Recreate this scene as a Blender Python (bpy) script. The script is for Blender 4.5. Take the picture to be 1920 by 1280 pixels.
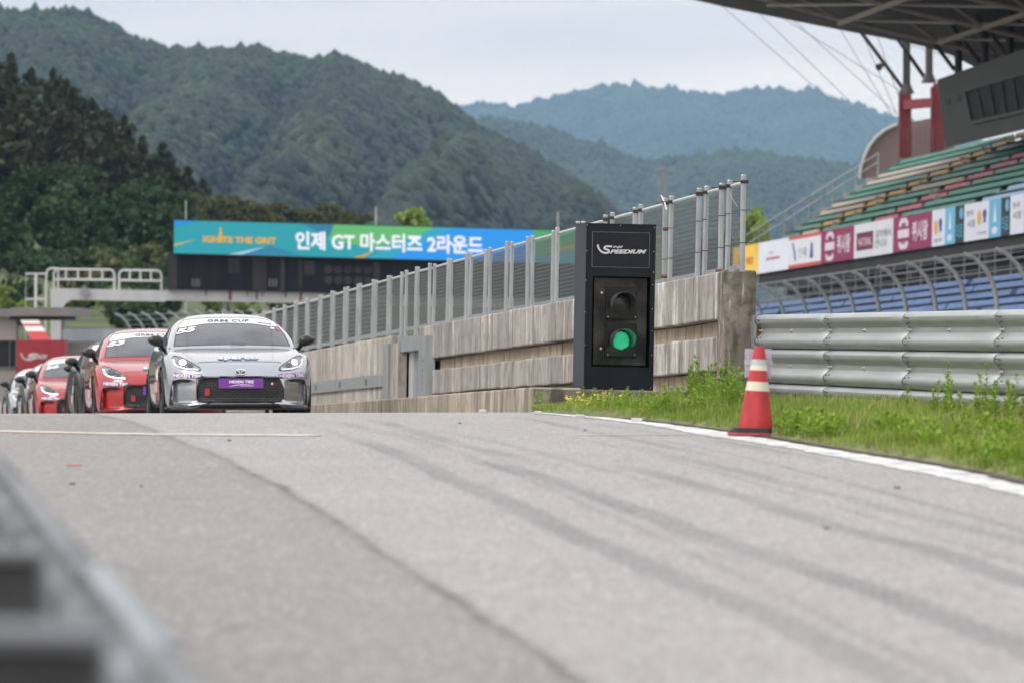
import bpy, bmesh, math, random
import numpy as np
from mathutils import Vector, Matrix
from mathutils.bvhtree import BVHTree

for o in list(bpy.data.objects):
    bpy.data.objects.remove(o, do_unlink=True)
scene = bpy.context.scene
COL = scene.collection
R = random.Random(7)
NR = np.random.RandomState(11)

# ------------------------------------------------------------------ camera
FPX = 200.0 / 36.0 * 1920.0          # focal length in photo pixels
ROLL = 0.0175
CZ = 1.03                            # camera height above the road beside it
cr, sr = math.cos(ROLL), math.sin(ROLL)
cam_data = bpy.data.cameras.new("camera")
cam = bpy.data.objects.new("camera", cam_data)
COL.objects.link(cam)
cam.matrix_world = Matrix(((cr, -sr, 0, 0), (0, 0, -1, 0), (sr, cr, 0, CZ), (0, 0, 0, 1)))
cam_data.lens = 200
cam_data.sensor_width = 36
cam_data.clip_start = 0.5
cam_data.clip_end = 30000
cam_data.dof.use_dof = True
cam_data.dof.focus_distance = 59
cam_data.dof.aperture_fstop = 4.5
cam_data.dof.aperture_blades = 9
scene.camera = cam

# ------------------------------------------------------------------ sky and sun (bright overcast)
SUN_EL, SUN_AZ = math.radians(48), math.radians(243)     # azimuth clockwise from +Y
world = bpy.data.worlds.new("World")
scene.world = world
world.use_nodes = True
nt = world.node_tree
nt.nodes.clear()
N = nt.nodes.new
out = N("ShaderNodeOutputWorld")
bg = N("ShaderNodeBackground")
sky = N("ShaderNodeTexSky")
sky.sky_type = 'NISHITA'
sky.sun_disc = False
sky.sun_elevation = SUN_EL
sky.sun_rotation = SUN_AZ
sky.dust_density = 3.0
skys = N("ShaderNodeVectorMath"); skys.operation = 'SCALE'; skys.inputs['Scale'].default_value = 0.10
nt.links.new(sky.outputs[0], skys.inputs[0])
tc = N("ShaderNodeTexCoord")
sep = N("ShaderNodeSeparateXYZ")
nt.links.new(tc.outputs['Generated'], sep.inputs[0])
mp = N("ShaderNodeMapping"); mp.inputs['Scale'].default_value = (7, 7, 60)
nt.links.new(tc.outputs['Generated'], mp.inputs[0])
noi = N("ShaderNodeTexNoise"); noi.inputs['Scale'].default_value = 1.1; noi.inputs['Detail'].default_value = 6
nt.links.new(mp.outputs[0], noi.inputs[0])
ramp = N("ShaderNodeValToRGB")
ramp.color_ramp.elements[0].position = 0.30; ramp.color_ramp.elements[0].color = (1.20, 1.08, 1.00, 1)
ramp.color_ramp.elements[1].position = 0.62; ramp.color_ramp.elements[1].color = (1.62, 1.42, 1.26, 1)
nt.links.new(noi.outputs[0], ramp.inputs[0])
zen = N("ShaderNodeCombineXYZ")                    # overcast sky: brighter and cooler overhead
mx0 = N("ShaderNodeMath"); mx0.operation = 'MAXIMUM'; mx0.inputs[1].default_value = 0.0
nt.links.new(sep.outputs['Z'], mx0.inputs[0])
for k_, gain in enumerate((0.05, 0.22, 0.42)):
    ma = N("ShaderNodeMath"); ma.operation = 'MULTIPLY_ADD'; ma.inputs[1].default_value = gain; ma.inputs[2].default_value = 1.0
    nt.links.new(mx0.outputs[0], ma.inputs[0]); nt.links.new(ma.outputs[0], zen.inputs[k_])
cl = N("ShaderNodeVectorMath"); cl.operation = 'MULTIPLY'
nt.links.new(ramp.outputs[0], cl.inputs[0]); nt.links.new(zen.outputs[0], cl.inputs[1])
mix = N("ShaderNodeMix"); mix.data_type = 'RGBA'; mix.inputs[0].default_value = 0.90
nt.links.new(skys.outputs[0], mix.inputs[6]); nt.links.new(cl.outputs[0], mix.inputs[7])
nt.links.new(mix.outputs[2], bg.inputs['Color'])
bg.inputs['Strength'].default_value = 1.0
nt.links.new(bg.outputs[0], out.inputs['Surface'])

sun_data = bpy.data.lights.new("sun", 'SUN')
sun_data.energy = 1.7
sun_data.angle = math.radians(22)
sun_data.color = (1.0, 0.975, 0.94)
sun = bpy.data.objects.new("sun", sun_data)
COL.objects.link(sun)
sd = Vector((math.sin(SUN_AZ) * math.cos(SUN_EL), math.cos(SUN_AZ) * math.cos(SUN_EL), math.sin(SUN_EL)))
sun.rotation_euler = sd.to_track_quat('Z', 'Y').to_euler()
sun.location = sd * 50

scene.view_settings.view_transform = 'Standard'
scene.view_settings.look = 'None'
scene.view_settings.exposure = 0.03
scene.view_settings.gamma = 1.0
scene.view_settings.use_curve_mapping = False
scene.render.engine = 'CYCLES'
cy = scene.cycles
cy.use_adaptive_sampling = True
cy.adaptive_threshold = 0.02
cy.use_denoising = True
cy.max_bounces = 6; cy.diffuse_bounces = 2; cy.glossy_bounces = 3; cy.transmission_bounces = 3
cy.volume_bounces = 0; cy.transparent_max_bounces = 12
cy.caustics_reflective = False; cy.caustics_refractive = False

# ------------------------------------------------------------------ helpers: space
RIGHT = Vector((cr, 0, sr)); UP = Vector((-sr, 0, cr)); CAM = Vector((0, 0, CZ))
def P(px, py, Y):
    """World point at depth Y that the photograph shows at pixel (px, py) of 1920 x 1280."""
    return CAM + RIGHT * ((px - 960) / FPX * Y) + UP * ((640 - py) / FPX * Y) + Vector((0, Y, 0))

_hY = np.arange(-60.0, 400.0, 0.25)
def _slope(y):
    s = np.where(y < 42, -0.0100, np.where(y > 56, 0.0207, -0.0100 + (y - 42) / 14.0 * 0.0307))
    t = np.clip((y - 130) / 40.0, 0, 1)
    return s * (1 - t)
_hs = np.cumsum(_slope(_hY) * 0.25)
_off = np.interp(52.2, _hY, _hs)
_hh = _hs - _off + 0.0124 * 52.2
def h_mid(y):
    return np.interp(y, _hY, _hh)
def road_z(x, y):
    x = np.clip(x, -14, 14)
    return CZ - h_mid(y) + np.where(x < 0, 0.02 * x, 0.010 * x)
def rz(x, y):
    return float(road_z(np.float64(x), np.float64(y)))
def road_hit(px, py):
    """Where the view ray of a pixel meets the road."""
    d = P(px, py, 1.0) - CAM
    lo, hi = 3.0, 52.0
    f = lambda t: CZ + d.z * t - rz(d.x * t, t)
    for _ in range(50):
        m = (lo + hi) / 2
        if f(m) > 0: lo = m
        else: hi = m
    return Vector((d.x * lo, lo, rz(d.x * lo, lo)))
TAN = 0.1276                        # the track beyond the crest heads this far to the left

# ------------------------------------------------------------------ helpers: materials
def S(r, g, b):
    f = lambda c: (c / 255 / 12.92) if c <= 10 else ((c / 255 + 0.055) / 1.055) ** 2.4
    return (f(r), f(g), f(b))
MATS = {}
def mat(name, col, rough=0.6, metal=0.0, var=0.0, scale=6.0, stretch=(1, 1, 1), bump=0.0, bscale=None, coat=0.0, spec=0.5,
        emis=0.0, ecol=None, detail=4.0, rvar=0.0, contrast=(0.3, 0.7)):
    if name in MATS: return MATS[name]
    m = bpy.data.materials.new(name); m.use_nodes = True
    t = m.node_tree; b = t.nodes['Principled BSDF']
    b.inputs['Roughness'].default_value = rough
    b.inputs['Metallic'].default_value = metal
    b.inputs['Specular IOR Level'].default_value = spec
    if coat:
        b.inputs['Coat Weight'].default_value = coat; b.inputs['Coat Roughness'].default_value = 0.05
    c4 = (*col, 1)
    b.inputs['Base Color'].default_value = c4
    if emis:
        b.inputs['Emission Color'].default_value = (*(ecol or col), 1)
        b.inputs['Emission Strength'].default_value = emis
    if var or bump or rvar:
        tcn = t.nodes.new('ShaderNodeTexCoord'); mpn = t.nodes.new('ShaderNodeMapping')
        mpn.inputs['Scale'].default_value = stretch
        t.links.new(tcn.outputs['Object'], mpn.inputs[0])
        nz = t.nodes.new('ShaderNodeTexNoise'); nz.inputs['Scale'].default_value = scale; nz.inputs['Detail'].default_value = detail
        t.links.new(mpn.outputs[0], nz.inputs[0])
        rp = t.nodes.new('ShaderNodeValToRGB')
        rp.color_ramp.elements[0].position = contrast[0]; rp.color_ramp.elements[1].position = contrast[1]
        if var:
            lo = [max(0, c * (1 - var)) for c in col]; hi = [min(1, c * (1 + var)) for c in col]
            rp.color_ramp.elements[0].color = (*lo, 1); rp.color_ramp.elements[1].color = (*hi, 1)
            t.links.new(nz.outputs[0], rp.inputs[0]); t.links.new(rp.outputs[0], b.inputs['Base Color'])
        if rvar:
            mm = t.nodes.new('ShaderNodeMapRange'); mm.inputs[3].default_value = rough - rvar; mm.inputs[4].default_value = rough + rvar
            t.links.new(nz.outputs[0], mm.inputs[0]); t.links.new(mm.outputs[0], b.inputs['Roughness'])
        if bump:
            n2 = nz
            if bscale:
                n2 = t.nodes.new('ShaderNodeTexNoise'); n2.inputs['Scale'].default_value = bscale; n2.inputs['Detail'].default_value = 3
                t.links.new(tcn.outputs['Object'], n2.inputs[0])
            bp = t.nodes.new('ShaderNodeBump'); bp.inputs['Strength'].default_value = bump; bp.inputs['Distance'].default_value = 0.02
            t.links.new(n2.outputs[0], bp.inputs['Height']); t.links.new(bp.outputs[0], b.inputs['Normal'])
    MATS[name] = m
    return m

# ------------------------------------------------------------------ helpers: meshes and objects
ORIG = {}
def tag(o, label=None, cat=None, group=None, kind=None):
    if label: o['label'] = label
    if cat: o['category'] = cat
    if group: o['group'] = group
    if kind: o['kind'] = kind
    return o
def thing(name, label, cat, loc=(0, 0, 0), group=None, rotz=0.0):
    o = bpy.data.objects.new(name, None); COL.objects.link(o)
    o.location = loc; o.rotation_euler = (0, 0, rotz); o.empty_display_size = 0.2
    ORIG[o.name] = Vector(loc)
    return tag(o, label, cat, group)
def link_mesh(name, me, parent=None):
    o = bpy.data.objects.new(name, me); COL.objects.link(o)
    if parent is not None:
        o.parent = parent
        ORIG[o.name] = ORIG.get(parent.name, Vector())
    else:
        ORIG[o.name] = Vector()
    return o

class MB:
    def __init__(s): s.v = []; s.f = []; s.m = []; s.mi = 0
    def raw(s, vs, fs):
        k = len(s.v); s.v += [tuple(p) for p in vs]
        s.f += [tuple(i + k for i in f) for f in fs]; s.m += [s.mi] * len(fs)
        return s
    def box(s, c, d, M=None):
        x, y, z = d[0] / 2, d[1] / 2, d[2] / 2
        vs = [Vector(q) for q in ((-x,-y,-z),(x,-y,-z),(x,y,-z),(-x,y,-z),(-x,-y,z),(x,-y,z),(x,y,z),(-x,y,z))]
        if M is not None: vs = [M @ q for q in vs]
        c = Vector(c)
        return s.raw([c + q for q in vs], [(0,3,2,1),(4,5,6,7),(0,1,5,4),(1,2,6,5),(2,3,7,6),(3,0,4,7)])
    def hexa(s, a):     # 8 corners: bottom 4 then top 4
        return s.raw(a, [(0,3,2,1),(4,5,6,7),(0,1,5,4),(1,2,6,5),(2,3,7,6),(3,0,4,7)])
    def bar(s, p, q, w, h, up=(0, 0, 1)):
        p = Vector(p); q = Vector(q); d = (q - p).normalized(); u = Vector(up)
        a = d.cross(u)
        if a.length < 1e-4: a = d.cross(Vector((1, 0, 0)))
        a.normalize(); b = a.cross(d).normalized()
        a *= w / 2; b *= h / 2
        return s.hexa([p - a - b, p + a - b, q + a - b, q - a - b, p - a + b, p + a + b, q + a + b, q - a + b])
    def tube(s, pts, r, n=8, cap=True):
        pts = [Vector(p) for p in pts]; rings = []
        rr = r if isinstance(r, (list, tuple)) else [r] * len(pts)
        ref = None
        for i, p in enumerate(pts):
            d = (pts[min(i + 1, len(pts) - 1)] - pts[max(i - 1, 0)]).normalized()
            if ref is None:
                ref = Vector((0, 0, 1)) if abs(d.z) < 0.9 else Vector((1, 0, 0))
            a = (ref - d * ref.dot(d)).normalized(); b = d.cross(a); ref = a
            rings.append([p + (a * math.cos(2 * math.pi * k / n) + b * math.sin(2 * math.pi * k / n)) * rr[i] for k in range(n)])
        vs = [q for ring in rings for q in ring]; fs = []
        for i in range(len(pts) - 1):
            for k in range(n):
                fs.append((i * n + k, i * n + (k + 1) % n, (i + 1) * n + (k + 1) % n, (i + 1) * n + k))
        if cap:
            fs.append(tuple(range(n - 1, -1, -1))); L = (len(pts) - 1) * n; fs.append(tuple(L + k for k in range(n)))
        return s.raw(vs, fs)
    def prism(s, poly, ext):
        n = len(poly); e = Vector(ext); poly = [Vector(p) for p in poly]
        vs = poly + [p + e for p in poly]
        return s.raw(vs, [tuple(range(n - 1, -1, -1)), tuple(range(n, 2 * n))] + [(i, (i + 1) % n, n + (i + 1) % n, n + i) for i in range(n)])
    def lathe(s, prof, c, ax=(0, 0, 1), n=24, arc=None):
        ax = Vector(ax).normalized(); a = ax.orthogonal().normalized(); b = ax.cross(a); c = Vector(c)
        vs = []; fs = []
        for r, z in prof:
            for k in range(n):
                t = 2 * math.pi * k / n
                vs.append(c + ax * z + (a * math.cos(t) + b * math.sin(t)) * r)
        for i in range(len(prof) - 1):
            for k in range(n):
                fs.append((i * n + k, i * n + (k + 1) % n, (i + 1) * n + (k + 1) % n, (i + 1) * n + k))
        return s.raw(vs, fs)
    def sheet(s, grid):
        n = len(grid[0]); vs = [p for row in grid for p in row]; fs = []
        for i in range(len(grid) - 1):
            for j in range(n - 1):
                fs.append((i * n + j, i * n + j + 1, (i + 1) * n + j + 1, (i + 1) * n + j))
        return s.raw(vs, fs)
    def mesh(s, name, mats, off=Vector(), smooth=False):
        me = bpy.data.meshes.new(name)
        me.from_pydata([(p[0] - off.x, p[1] - off.y, p[2] - off.z) for p in s.v], [], s.f)
        for m in (mats if isinstance(mats, (list, tuple)) else [mats]): me.materials.append(m)
        if any(s.m): me.polygons.foreach_set('material_index', s.m)
        if smooth: me.polygons.foreach_set('use_smooth', [True] * len(s.f))
        me.update()
        return me
    def build(s, name, mats, parent=None, smooth=False, bevel=0.0, local=False, fix=False):
        off = Vector() if (local or parent is None) else ORIG.get(parent.name, Vector())
        me = s.mesh(name, mats, off, smooth)
        if fix:
            bm = bmesh.new(); bm.from_mesh(me); bmesh.ops.remove_doubles(bm, verts=bm.verts, dist=1e-5)
            bmesh.ops.recalc_face_normals(bm, faces=bm.faces); bm.to_mesh(me); bm.free()
        o = link_mesh(name, me, parent)
        if smooth: smooth_by_angle(me)
        if bevel:
            md = o.modifiers.new('bevel', 'BEVEL'); md.width = bevel; md.segments = 2; md.limit_method = 'ANGLE'
        return o
def smooth_by_angle(me, ang=0.6):
    try: me.set_sharp_from_angle(angle=ang)
    except Exception: pass
def np_mesh(name, V, F, mats, smooth=False):
    """V (n,3), F (m,k) uniform faces."""
    me = bpy.data.meshes.new(name)
    V = np.asarray(V, dtype=np.float32); F = np.asarray(F, dtype=np.int32)
    k = F.shape[1]
    me.vertices.add(len(V)); me.vertices.foreach_set('co', V.ravel())
    me.loops.add(F.size); me.loops.foreach_set('vertex_index', F.ravel())
    me.polygons.add(len(F)); me.polygons.foreach_set('loop_start', np.arange(0, F.size, k, dtype=np.int32))
    me.polygons.foreach_set('loop_total', np.full(len(F), k, dtype=np.int32))
    if smooth: me.polygons.foreach_set('use_smooth', np.ones(len(F), dtype=bool))
    for m in (mats if isinstance(mats, (list, tuple)) else [mats]): me.materials.append(m)
    me.update(calc_edges=True); me.validate()
    return me
_TXT = {}
TMP = bpy.data.scenes.new('workbench')      # meshes are evaluated here, away from the full scene; removed at the end
def text_geo(body, bold=0.0, shear=0.0, space=1.0, line=1.0):
    """Text as flat geometry: vertices normalised to a box 1 high and `aspect` wide."""
    key = (body, bold, shear, space)
    if key in _TXT: return _TXT[key]
    c = bpy.data.curves.new('lettering', 'FONT'); c.body = body; c.size = 1; c.offset = bold; c.shear = shear
    c.space_character = space; c.resolution_u = 3; c.fill_mode = 'FRONT'; c.space_line = line
    o = bpy.data.objects.new('lettering', c); TMP.collection.objects.link(o)
    TMP.view_layers[0].update(); dg = TMP.view_layers[0].depsgraph
    me = bpy.data.meshes.new_from_object(o.evaluated_get(dg))
    vs = [v.co.copy() for v in me.vertices]; fs = [tuple(p.vertices) for p in me.polygons]
    bpy.data.objects.remove(o); bpy.data.curves.remove(c); bpy.data.meshes.remove(me)
    x0 = min(v.x for v in vs); x1 = max(v.x for v in vs); y0 = min(v.y for v in vs); y1 = max(v.y for v in vs)
    h = y1 - y0
    res = ([((v.x - x0) / h, (v.y - y0) / h) for v in vs], fs, (x1 - x0) / h)
    _TXT[key] = res
    return res
def put_text(mb, body, o, r, u, w, h, bold=0.0, shear=0.0, space=1.0, line=1.0):
    """Lay text in the rectangle at corner o with unit axes r, u, width w and height h."""
    vs, fs, asp = text_geo(body, bold, shear, space, line)
    o = Vector(o); r = Vector(r); u = Vector(u)
    mb.raw([o + r * (x / asp * w) + u * (y * h) for x, y in vs], fs)
# ================================================================== ground, road, verge
def attr_material_road():
    m = bpy.data.materials.new('weathered_asphalt'); m.use_nodes = True
    t = m.node_tree; b = t.nodes['Principled BSDF']; n = t.nodes.new; L = t.links.new
    tcn = n('ShaderNodeTexCoord')
    def noise(scale, detail=3, st=(1, 1, 1), rough=0.5):
        q = n('ShaderNodeMapping'); q.inputs['Scale'].default_value = st; L(tcn.outputs['Object'], q.inputs[0])
        z = n('ShaderNodeTexNoise'); z.inputs['Scale'].default_value = scale; z.inputs['Detail'].default_value = detail
        z.inputs['Roughness'].default_value = rough
        L(q.outputs[0], z.inputs[0]); return z.outputs[0]
    def rng(src, a, b_, c, d):
        q = n('ShaderNodeMapRange'); q.inputs[1].default_value = a; q.inputs[2].default_value = b_; q.inputs[3].default_value = c; q.inputs[4].default_value = d
        L(src, q.inputs[0]); return q.outputs[0]
    def mixc(f, a, b_, mode='MIX'):
        q = n('ShaderNodeMix'); q.data_type = 'RGBA'; q.blend_type = mode
        for s_, i in ((f, 0), (a, 6), (b_, 7)):
            if hasattr(s_, 'node'): L(s_, q.inputs[i])
            else: q.inputs[i].default_value = s_ if i == 0 else (*s_, 1)
        return q.outputs[2]
    def at(name):
        q = n('ShaderNodeAttribute'); q.attribute_name = name; return q.outputs['Fac']
    grain = noise(60, 4, (1, .22, 1)); grain2 = noise(210, 1); patch = noise(0.55, 5); blot = noise(2.2, 4, (1, 0.45, 1)); streak = noise(3.0, 3, (1.0, 0.05, 1))
    base = mixc(rng(patch, 0.35, 0.65, 0, 1), (0.300, 0.293, 0.286), (0.350, 0.343, 0.336))
    lane = mixc(rng(patch, 0.35, 0.65, 0, 1), (0.172, 0.155, 0.145), (0.206, 0.188, 0.177))
    c = mixc(at('old_lane'), base, lane)
    c = mixc(rng(blot, 0.35, 0.7, 0.0, 0.16), c, (0.20, 0.19, 0.185))
    c = mixc(rng(streak, 0.48, 0.75, 0.0, 0.22), c, (0.21, 0.21, 0.215))
    mott = noise(17, 5, (1, .14, 1)); c = mixc(rng(mott, 0.36, 0.66, 0.0, 0.42), c, (0.19, 0.18, 0.172)); mot2 = noise(34, 4, (1, .16, 1)); c = mixc(rng(mot2, 0.46, 0.70, 0.0, 0.38), c, (0.60, 0.58, 0.555))
    c = mixc(rng(grain, 0.40, 0.62, 0.0, 0.62), c, (0.15, 0.145, 0.14))
    c = mixc(rng(grain2, 0.52, 0.70, 0.0, 0.45), c, (0.55, 0.53, 0.50))
    c = mixc(at('skid'), c, (0.075, 0.076, 0.082))
    c = mixc(at('crack'), c, (0.055, 0.050, 0.046))
    L(c, b.inputs['Base Color'])
    b.inputs['Roughness'].default_value = 0.72
    b.inputs['Specular IOR Level'].default_value = 0.4
    bp = n('ShaderNodeBump'); bp.inputs['Strength'].default_value = 0.5; bp.inputs['Distance'].default_value = 0.006
    L(grain, bp.inputs['Height']); L(bp.outputs[0], b.inputs['Normal'])
    return m

def shiftx(y):
    return -TAN * np.maximum(0, y - 60)
_rz0 = road_z
def road_z(x, y):
    return _rz0(x - shiftx(np.asarray(y, dtype=float)), y)
def rz(x, y): return float(road_z(np.float64(x), np.float64(y)))

xs = np.arange(-11.0, 7.0, 0.025)
ys = np.concatenate([np.exp(np.linspace(math.log(4.0), math.log(60), 420)), np.linspace(60.5, 170, 90)])
GX, GY = np.meshgrid(xs, ys)
GXw = GX + shiftx(GY)
GZ = road_z(GXw, GY) + 0.0
# texture marks live in the surface: tyre marks, the paving joint, the older lane left of it
def world_curve(px, ext=True):
    w = sorted(((p.y, p.x) for p in (road_hit(*q) for q in px)))
    yy = [w[0][0]]; xx = [w[0][1]]
    for a, b in w[1:]:
        if a > yy[-1] + 0.02: yy.append(a); xx.append(b)
    yy = np.array(yy); xx = np.array(xx)
    if ext:
        k = (xx[1] - xx[0]) / (yy[1] - yy[0]); yy = np.concatenate([[yy[0] - 6], yy]); xx = np.concatenate([[xx[0] - 6 * k], xx])
    return yy, xx
skid = np.zeros_like(GX); crack = np.zeros_like(GX)
_VG = {}
def vnoise(x, y, seed, s):
    if seed not in _VG: _VG[seed] = np.random.RandomState(seed).rand(97, 97)
    g = _VG[seed]
    if isinstance(x, (int, float)) and isinstance(y, (int, float)):      # single points, without array overhead
        x = x * s + 31.3; y = y * s + 17.7; xi = math.floor(x); yi = math.floor(y); fx = x - xi; fy = y - yi
        fx = fx * fx * (3 - 2 * fx); fy = fy * fy * (3 - 2 * fy)
        return float(g[xi % 97, yi % 97] * (1 - fx) * (1 - fy) + g[(xi + 1) % 97, yi % 97] * fx * (1 - fy) + g[xi % 97, (yi + 1) % 97] * (1 - fx) * fy + g[(xi + 1) % 97, (yi + 1) % 97] * fx * fy)
    x = np.asarray(x) * s + 31.3; y = np.asarray(y) * s + 17.7
    xi = np.floor(x).astype(int); yi = np.floor(y).astype(int); fx = x - xi; fy = y - yi
    fx = fx * fx * (3 - 2 * fx); fy = fy * fy * (3 - 2 * fy)
    a = g[xi % 97, yi % 97]; b = g[(xi + 1) % 97, yi % 97]; c = g[xi % 97, (yi + 1) % 97]; d = g[(xi + 1) % 97, (yi + 1) % 97]
    return a * (1 - fx) * (1 - fy) + b * fx * (1 - fy) + c * (1 - fx) * fy + d * fx * fy
MARKS = [  # pixels along the mark, half width in metres, darkness, ribs, reaches the frame edge
    ([(690,783),(718,791),(760,803),(796,815),(874,835),(972,858),(1040,876)], .12, .42, 1, False),
    ([(859,854),(972,882),(1070,913),(1180,951),(1280,987),(1436,1042),(1573,1085),(1710,1132),(1920,1214)], .135, .50, 1, True),
    ([(640,815),(679,827),(757,854),(835,893),(952,936),(1030,980),(1128,1022),(1280,1089),(1378,1124),(1475,1170),(1612,1237)], .13, .36, 0, True),
    ([(1140,826),(1280,858),(1417,890),(1553,925),(1671,956),(1790,984),(1920,1014)], .11, .40, 1, True),
    ([(780,800),(890,819),(992,843),(1140,882),(1280,925)], .05, .22, 0, False),
    ([(1130,862),(1280,901),(1397,933),(1514,972),(1632,1003),(1749,1030),(1920,1089)], .13, .36, 0, True),
    ([(930,779),(1011,788),(1097,807),(1187,823),(1280,842),(1400,868)], .09, .34, 0, False),
    ([(560,782),(640,792),(740,815),(860,850)], .12, .20, 0, False),
    ([(1050,786),(1160,800),(1280,818),(1400,838),(1560,868)], .16, .15, 0, False),
    ([(450,778),(520,786),(600,802),(700,840)], .08, .16, 0, False),
    ([(720,800),(800,826),(900,862),(1040,920),(1200,990),(1400,1085),(1640,1200)], .025, .26, 0, True),
    ([(980,800),(1100,824),(1240,856),(1400,900),(1600,958),(1920,1056)], .022, .28, 0, True),
    ([(1120,806),(1240,824),(1380,852),(1540,892),(1720,938),(1920,992)], .03, .22, 0, True),
    ([(860,830),(960,868),(1100,926),(1260,998),(1440,1074)], .03, .18, 0, False),
    ([(1240,808),(1360,826),(1500,852),(1640,884)], .05, .22, 0, False),
    ([(600,800),(680,830),(780,872),(900,930),(1040,1005)], .03, .16, 0, False),
    ([(1380,850),(1500,882),(1640,918),(1800,962),(1920,996)], .02, .3, 0, True),
]
for k, (px, hw, dk, rib, ext) in enumerate(MARKS):
    yy, xx = world_curve(px, ext)
    xc = np.interp(GY, yy, xx)
    hw = hw * (.66 if hw > .07 else 1.0)
    d = (GXw - xc) / hw
    d = d + (vnoise(GY, GY * 0, 50 + k, 0.8) - .5) * .5
    prof = np.clip(2.2 - np.abs(d) ** 2 * 2.0, 0, 1)
    if rib: prof = prof * (0.45 + 0.55 * (np.sin(d * 9.0) > -0.1))
    end = np.clip((GY - yy[0]) / 1.5, 0, 1) if ext else np.clip((GY - yy[0]) / 3.0, 0, 1)
    end = end * np.clip((yy[-1] - GY) / 2.5, 0, 1)
    m = prof * min(.55, dk * .95) * end * (0.65 + 0.7 * vnoise(GXw * 3, GY * .7, 80 + k, 1.0)) * (np.abs(d) < 1.3)
    skid = 1 - (1 - skid) * (1 - np.clip(m, 0, .9))
JOINT = [(150,774),(190,778),(219,784),(250,791),(273,800),(305,813),(332,825),(371,839),(422,860),(469,884),(523,909),(559,932),(602,960),(640,981),(699,1024),(757,1063),(816,1100),(874,1139),(933,1175),(992,1214),(1031,1237),(1093,1280)]
jy, jx = world_curve(JOINT)
jx_g = np.interp(GY, jy, jx) + (vnoise(GY, GY * 0, 3, 1.1) - .5) * .035 + (vnoise(GY, GY * 0, 4, 5) - .5) * .012
dj = np.abs(GXw - jx_g)
wj = 0.014 + 0.028 * vnoise(GY, GY * 0, 5, 1.3) ** 2
crack = np.clip(1.3 - dj / wj, 0, 1) * .8 * np.clip(.55 + vnoise(GY, GY * 0, 6, 3), 0, 1)
crack = np.maximum(crack, np.clip(1 - dj / .10, 0, 1) * .10)
for px in ([(523,909),(480,911),(430,912),(360,909)], [(455,1168),(430,1180),(380,1195),(300,1215)]):   # short side cracks
    pts = [road_hit(*q) for q in px]
    for a, b in zip(pts[:-1], pts[1:]):
        ab = np.array([b.x - a.x, b.y - a.y]); l2 = (ab ** 2).sum()
        tt = np.clip(((GXw - a.x) * ab[0] + (GY - a.y) * ab[1]) / l2, 0, 1)
        dd = np.hypot(GXw - a.x - tt * ab[0], (GY - a.y - tt * ab[1]) * .35)
        crack = np.maximum(crack, np.clip(1 - dd / .035, 0, 1) * .4)
old = np.clip((jx_g - GXw) / .04 + .5, 0, 1)
old = old * np.clip((jy[-1] - GY) / 4, 0, 1) + 0
V = np.stack([GXw.ravel(), GY.ravel(), GZ.ravel()], 1)
nyy, nxx = GX.shape
ii = (np.arange(nyy - 1)[:, None] * nxx + np.arange(nxx - 1)[None, :]).ravel()
F = np.stack([ii, ii + 1, ii + 1 + nxx, ii + nxx], 1)
me = np_mesh('road', V, F, attr_material_road(), smooth=True)
for nm, arr in (('skid', skid), ('crack', crack), ('old_lane', old)):
    a = me.attributes.new(nm, 'FLOAT', 'POINT'); a.data.foreach_set('value', arr.ravel().astype(np.float32))
road = link_mesh('road', me); tag(road, 'pale grey worn race track asphalt with dark tyre marks', 'road', kind='structure')

# ground below everything, one sheet to the hills
gx = np.concatenate([-np.geomspace(6000, 16, 40), np.linspace(-14, 14, 15), np.geomspace(16, 6000, 40)])
gy = np.concatenate([[-60, -20, 0], np.linspace(5, 170, 56), np.geomspace(180, 14000, 40)])
gX, gY = np.meshgrid(gx, gy)
gZ = CZ - h_mid(np.minimum(gY, 390)) - 0.32 - np.clip((gY - 45) / 20, 0, 1) * .1
V = np.stack([gX.ravel(), gY.ravel(), gZ.ravel()], 1); nyy, nxx = gX.shape
ii = (np.arange(nyy - 1)[:, None] * nxx + np.arange(nxx - 1)[None, :]).ravel()
F = np.stack([ii, ii + 1, ii + 1 + nxx, ii + nxx], 1)
ground = link_mesh('ground', np_mesh('ground', V, F, mat('ground_gravel', (0.22, 0.215, 0.19), .9, var=.35, scale=.25), smooth=True))
tag(ground, 'flat ground around the race track', 'ground', kind='structure')
def ground_z(y): return float(CZ - h_mid(min(y, 390)) - 0.42)

# white edge line and the peach start line: sheets 4 mm above the asphalt
OUTER = [(996,772.6),(1060,777),(1130,782),(1200,789),(1280,799),(1370,811),(1467,827),(1592,848),(1671,860),(1749,873),(1827,888),(1920,911)]
INNER = [(996,774.2),(1060,779.5),(1130,786),(1200,794.5),(1280,808),(1320,816),(1397,827),(1514,846),(1632,869),(1749,891),(1920,930)]
oy, ox = world_curve(OUTER); iy, ix = world_curve(INNER)
XO = lambda y: float(np.interp(y, oy, ox)); XI = lambda y: float(np.interp(y, iy, ix))
line_white = mat('road_paint_white', (0.43, 0.43, 0.42), .8, var=.36, scale=6, stretch=(1, .35, 1), contrast=(.30, .52), detail=9)
def strip(name, fa, fb, y0, y1, step, dz, m, wob=0.0, cuts=3):
    g = []; y = y0; k = 0
    while y <= y1:
        a, b = fa(y), fb(y)
        a += wob * (vnoise(y, 0, 21, 6) - .5); b += wob * (vnoise(y, 0, 22, 6) - .5)
        g.append([(a + (b - a) * t / cuts, y, rz(a + (b - a) * t / cuts, y) + dz) for t in range(cuts + 1)]); y += step
    mb = MB(); mb.sheet(g)
    return mb.build(name, m, smooth=True)
o = strip('edge_line', XI, XO, 18, 55.5, .15, .004, line_white, .07); tag(o, 'white painted line along the right edge of the track', 'road marking', kind='structure')
peach = mat('road_paint_peach', (0.47, 0.40, 0.345), .75, var=.2, scale=5, contrast=(.3, .6))
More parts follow.
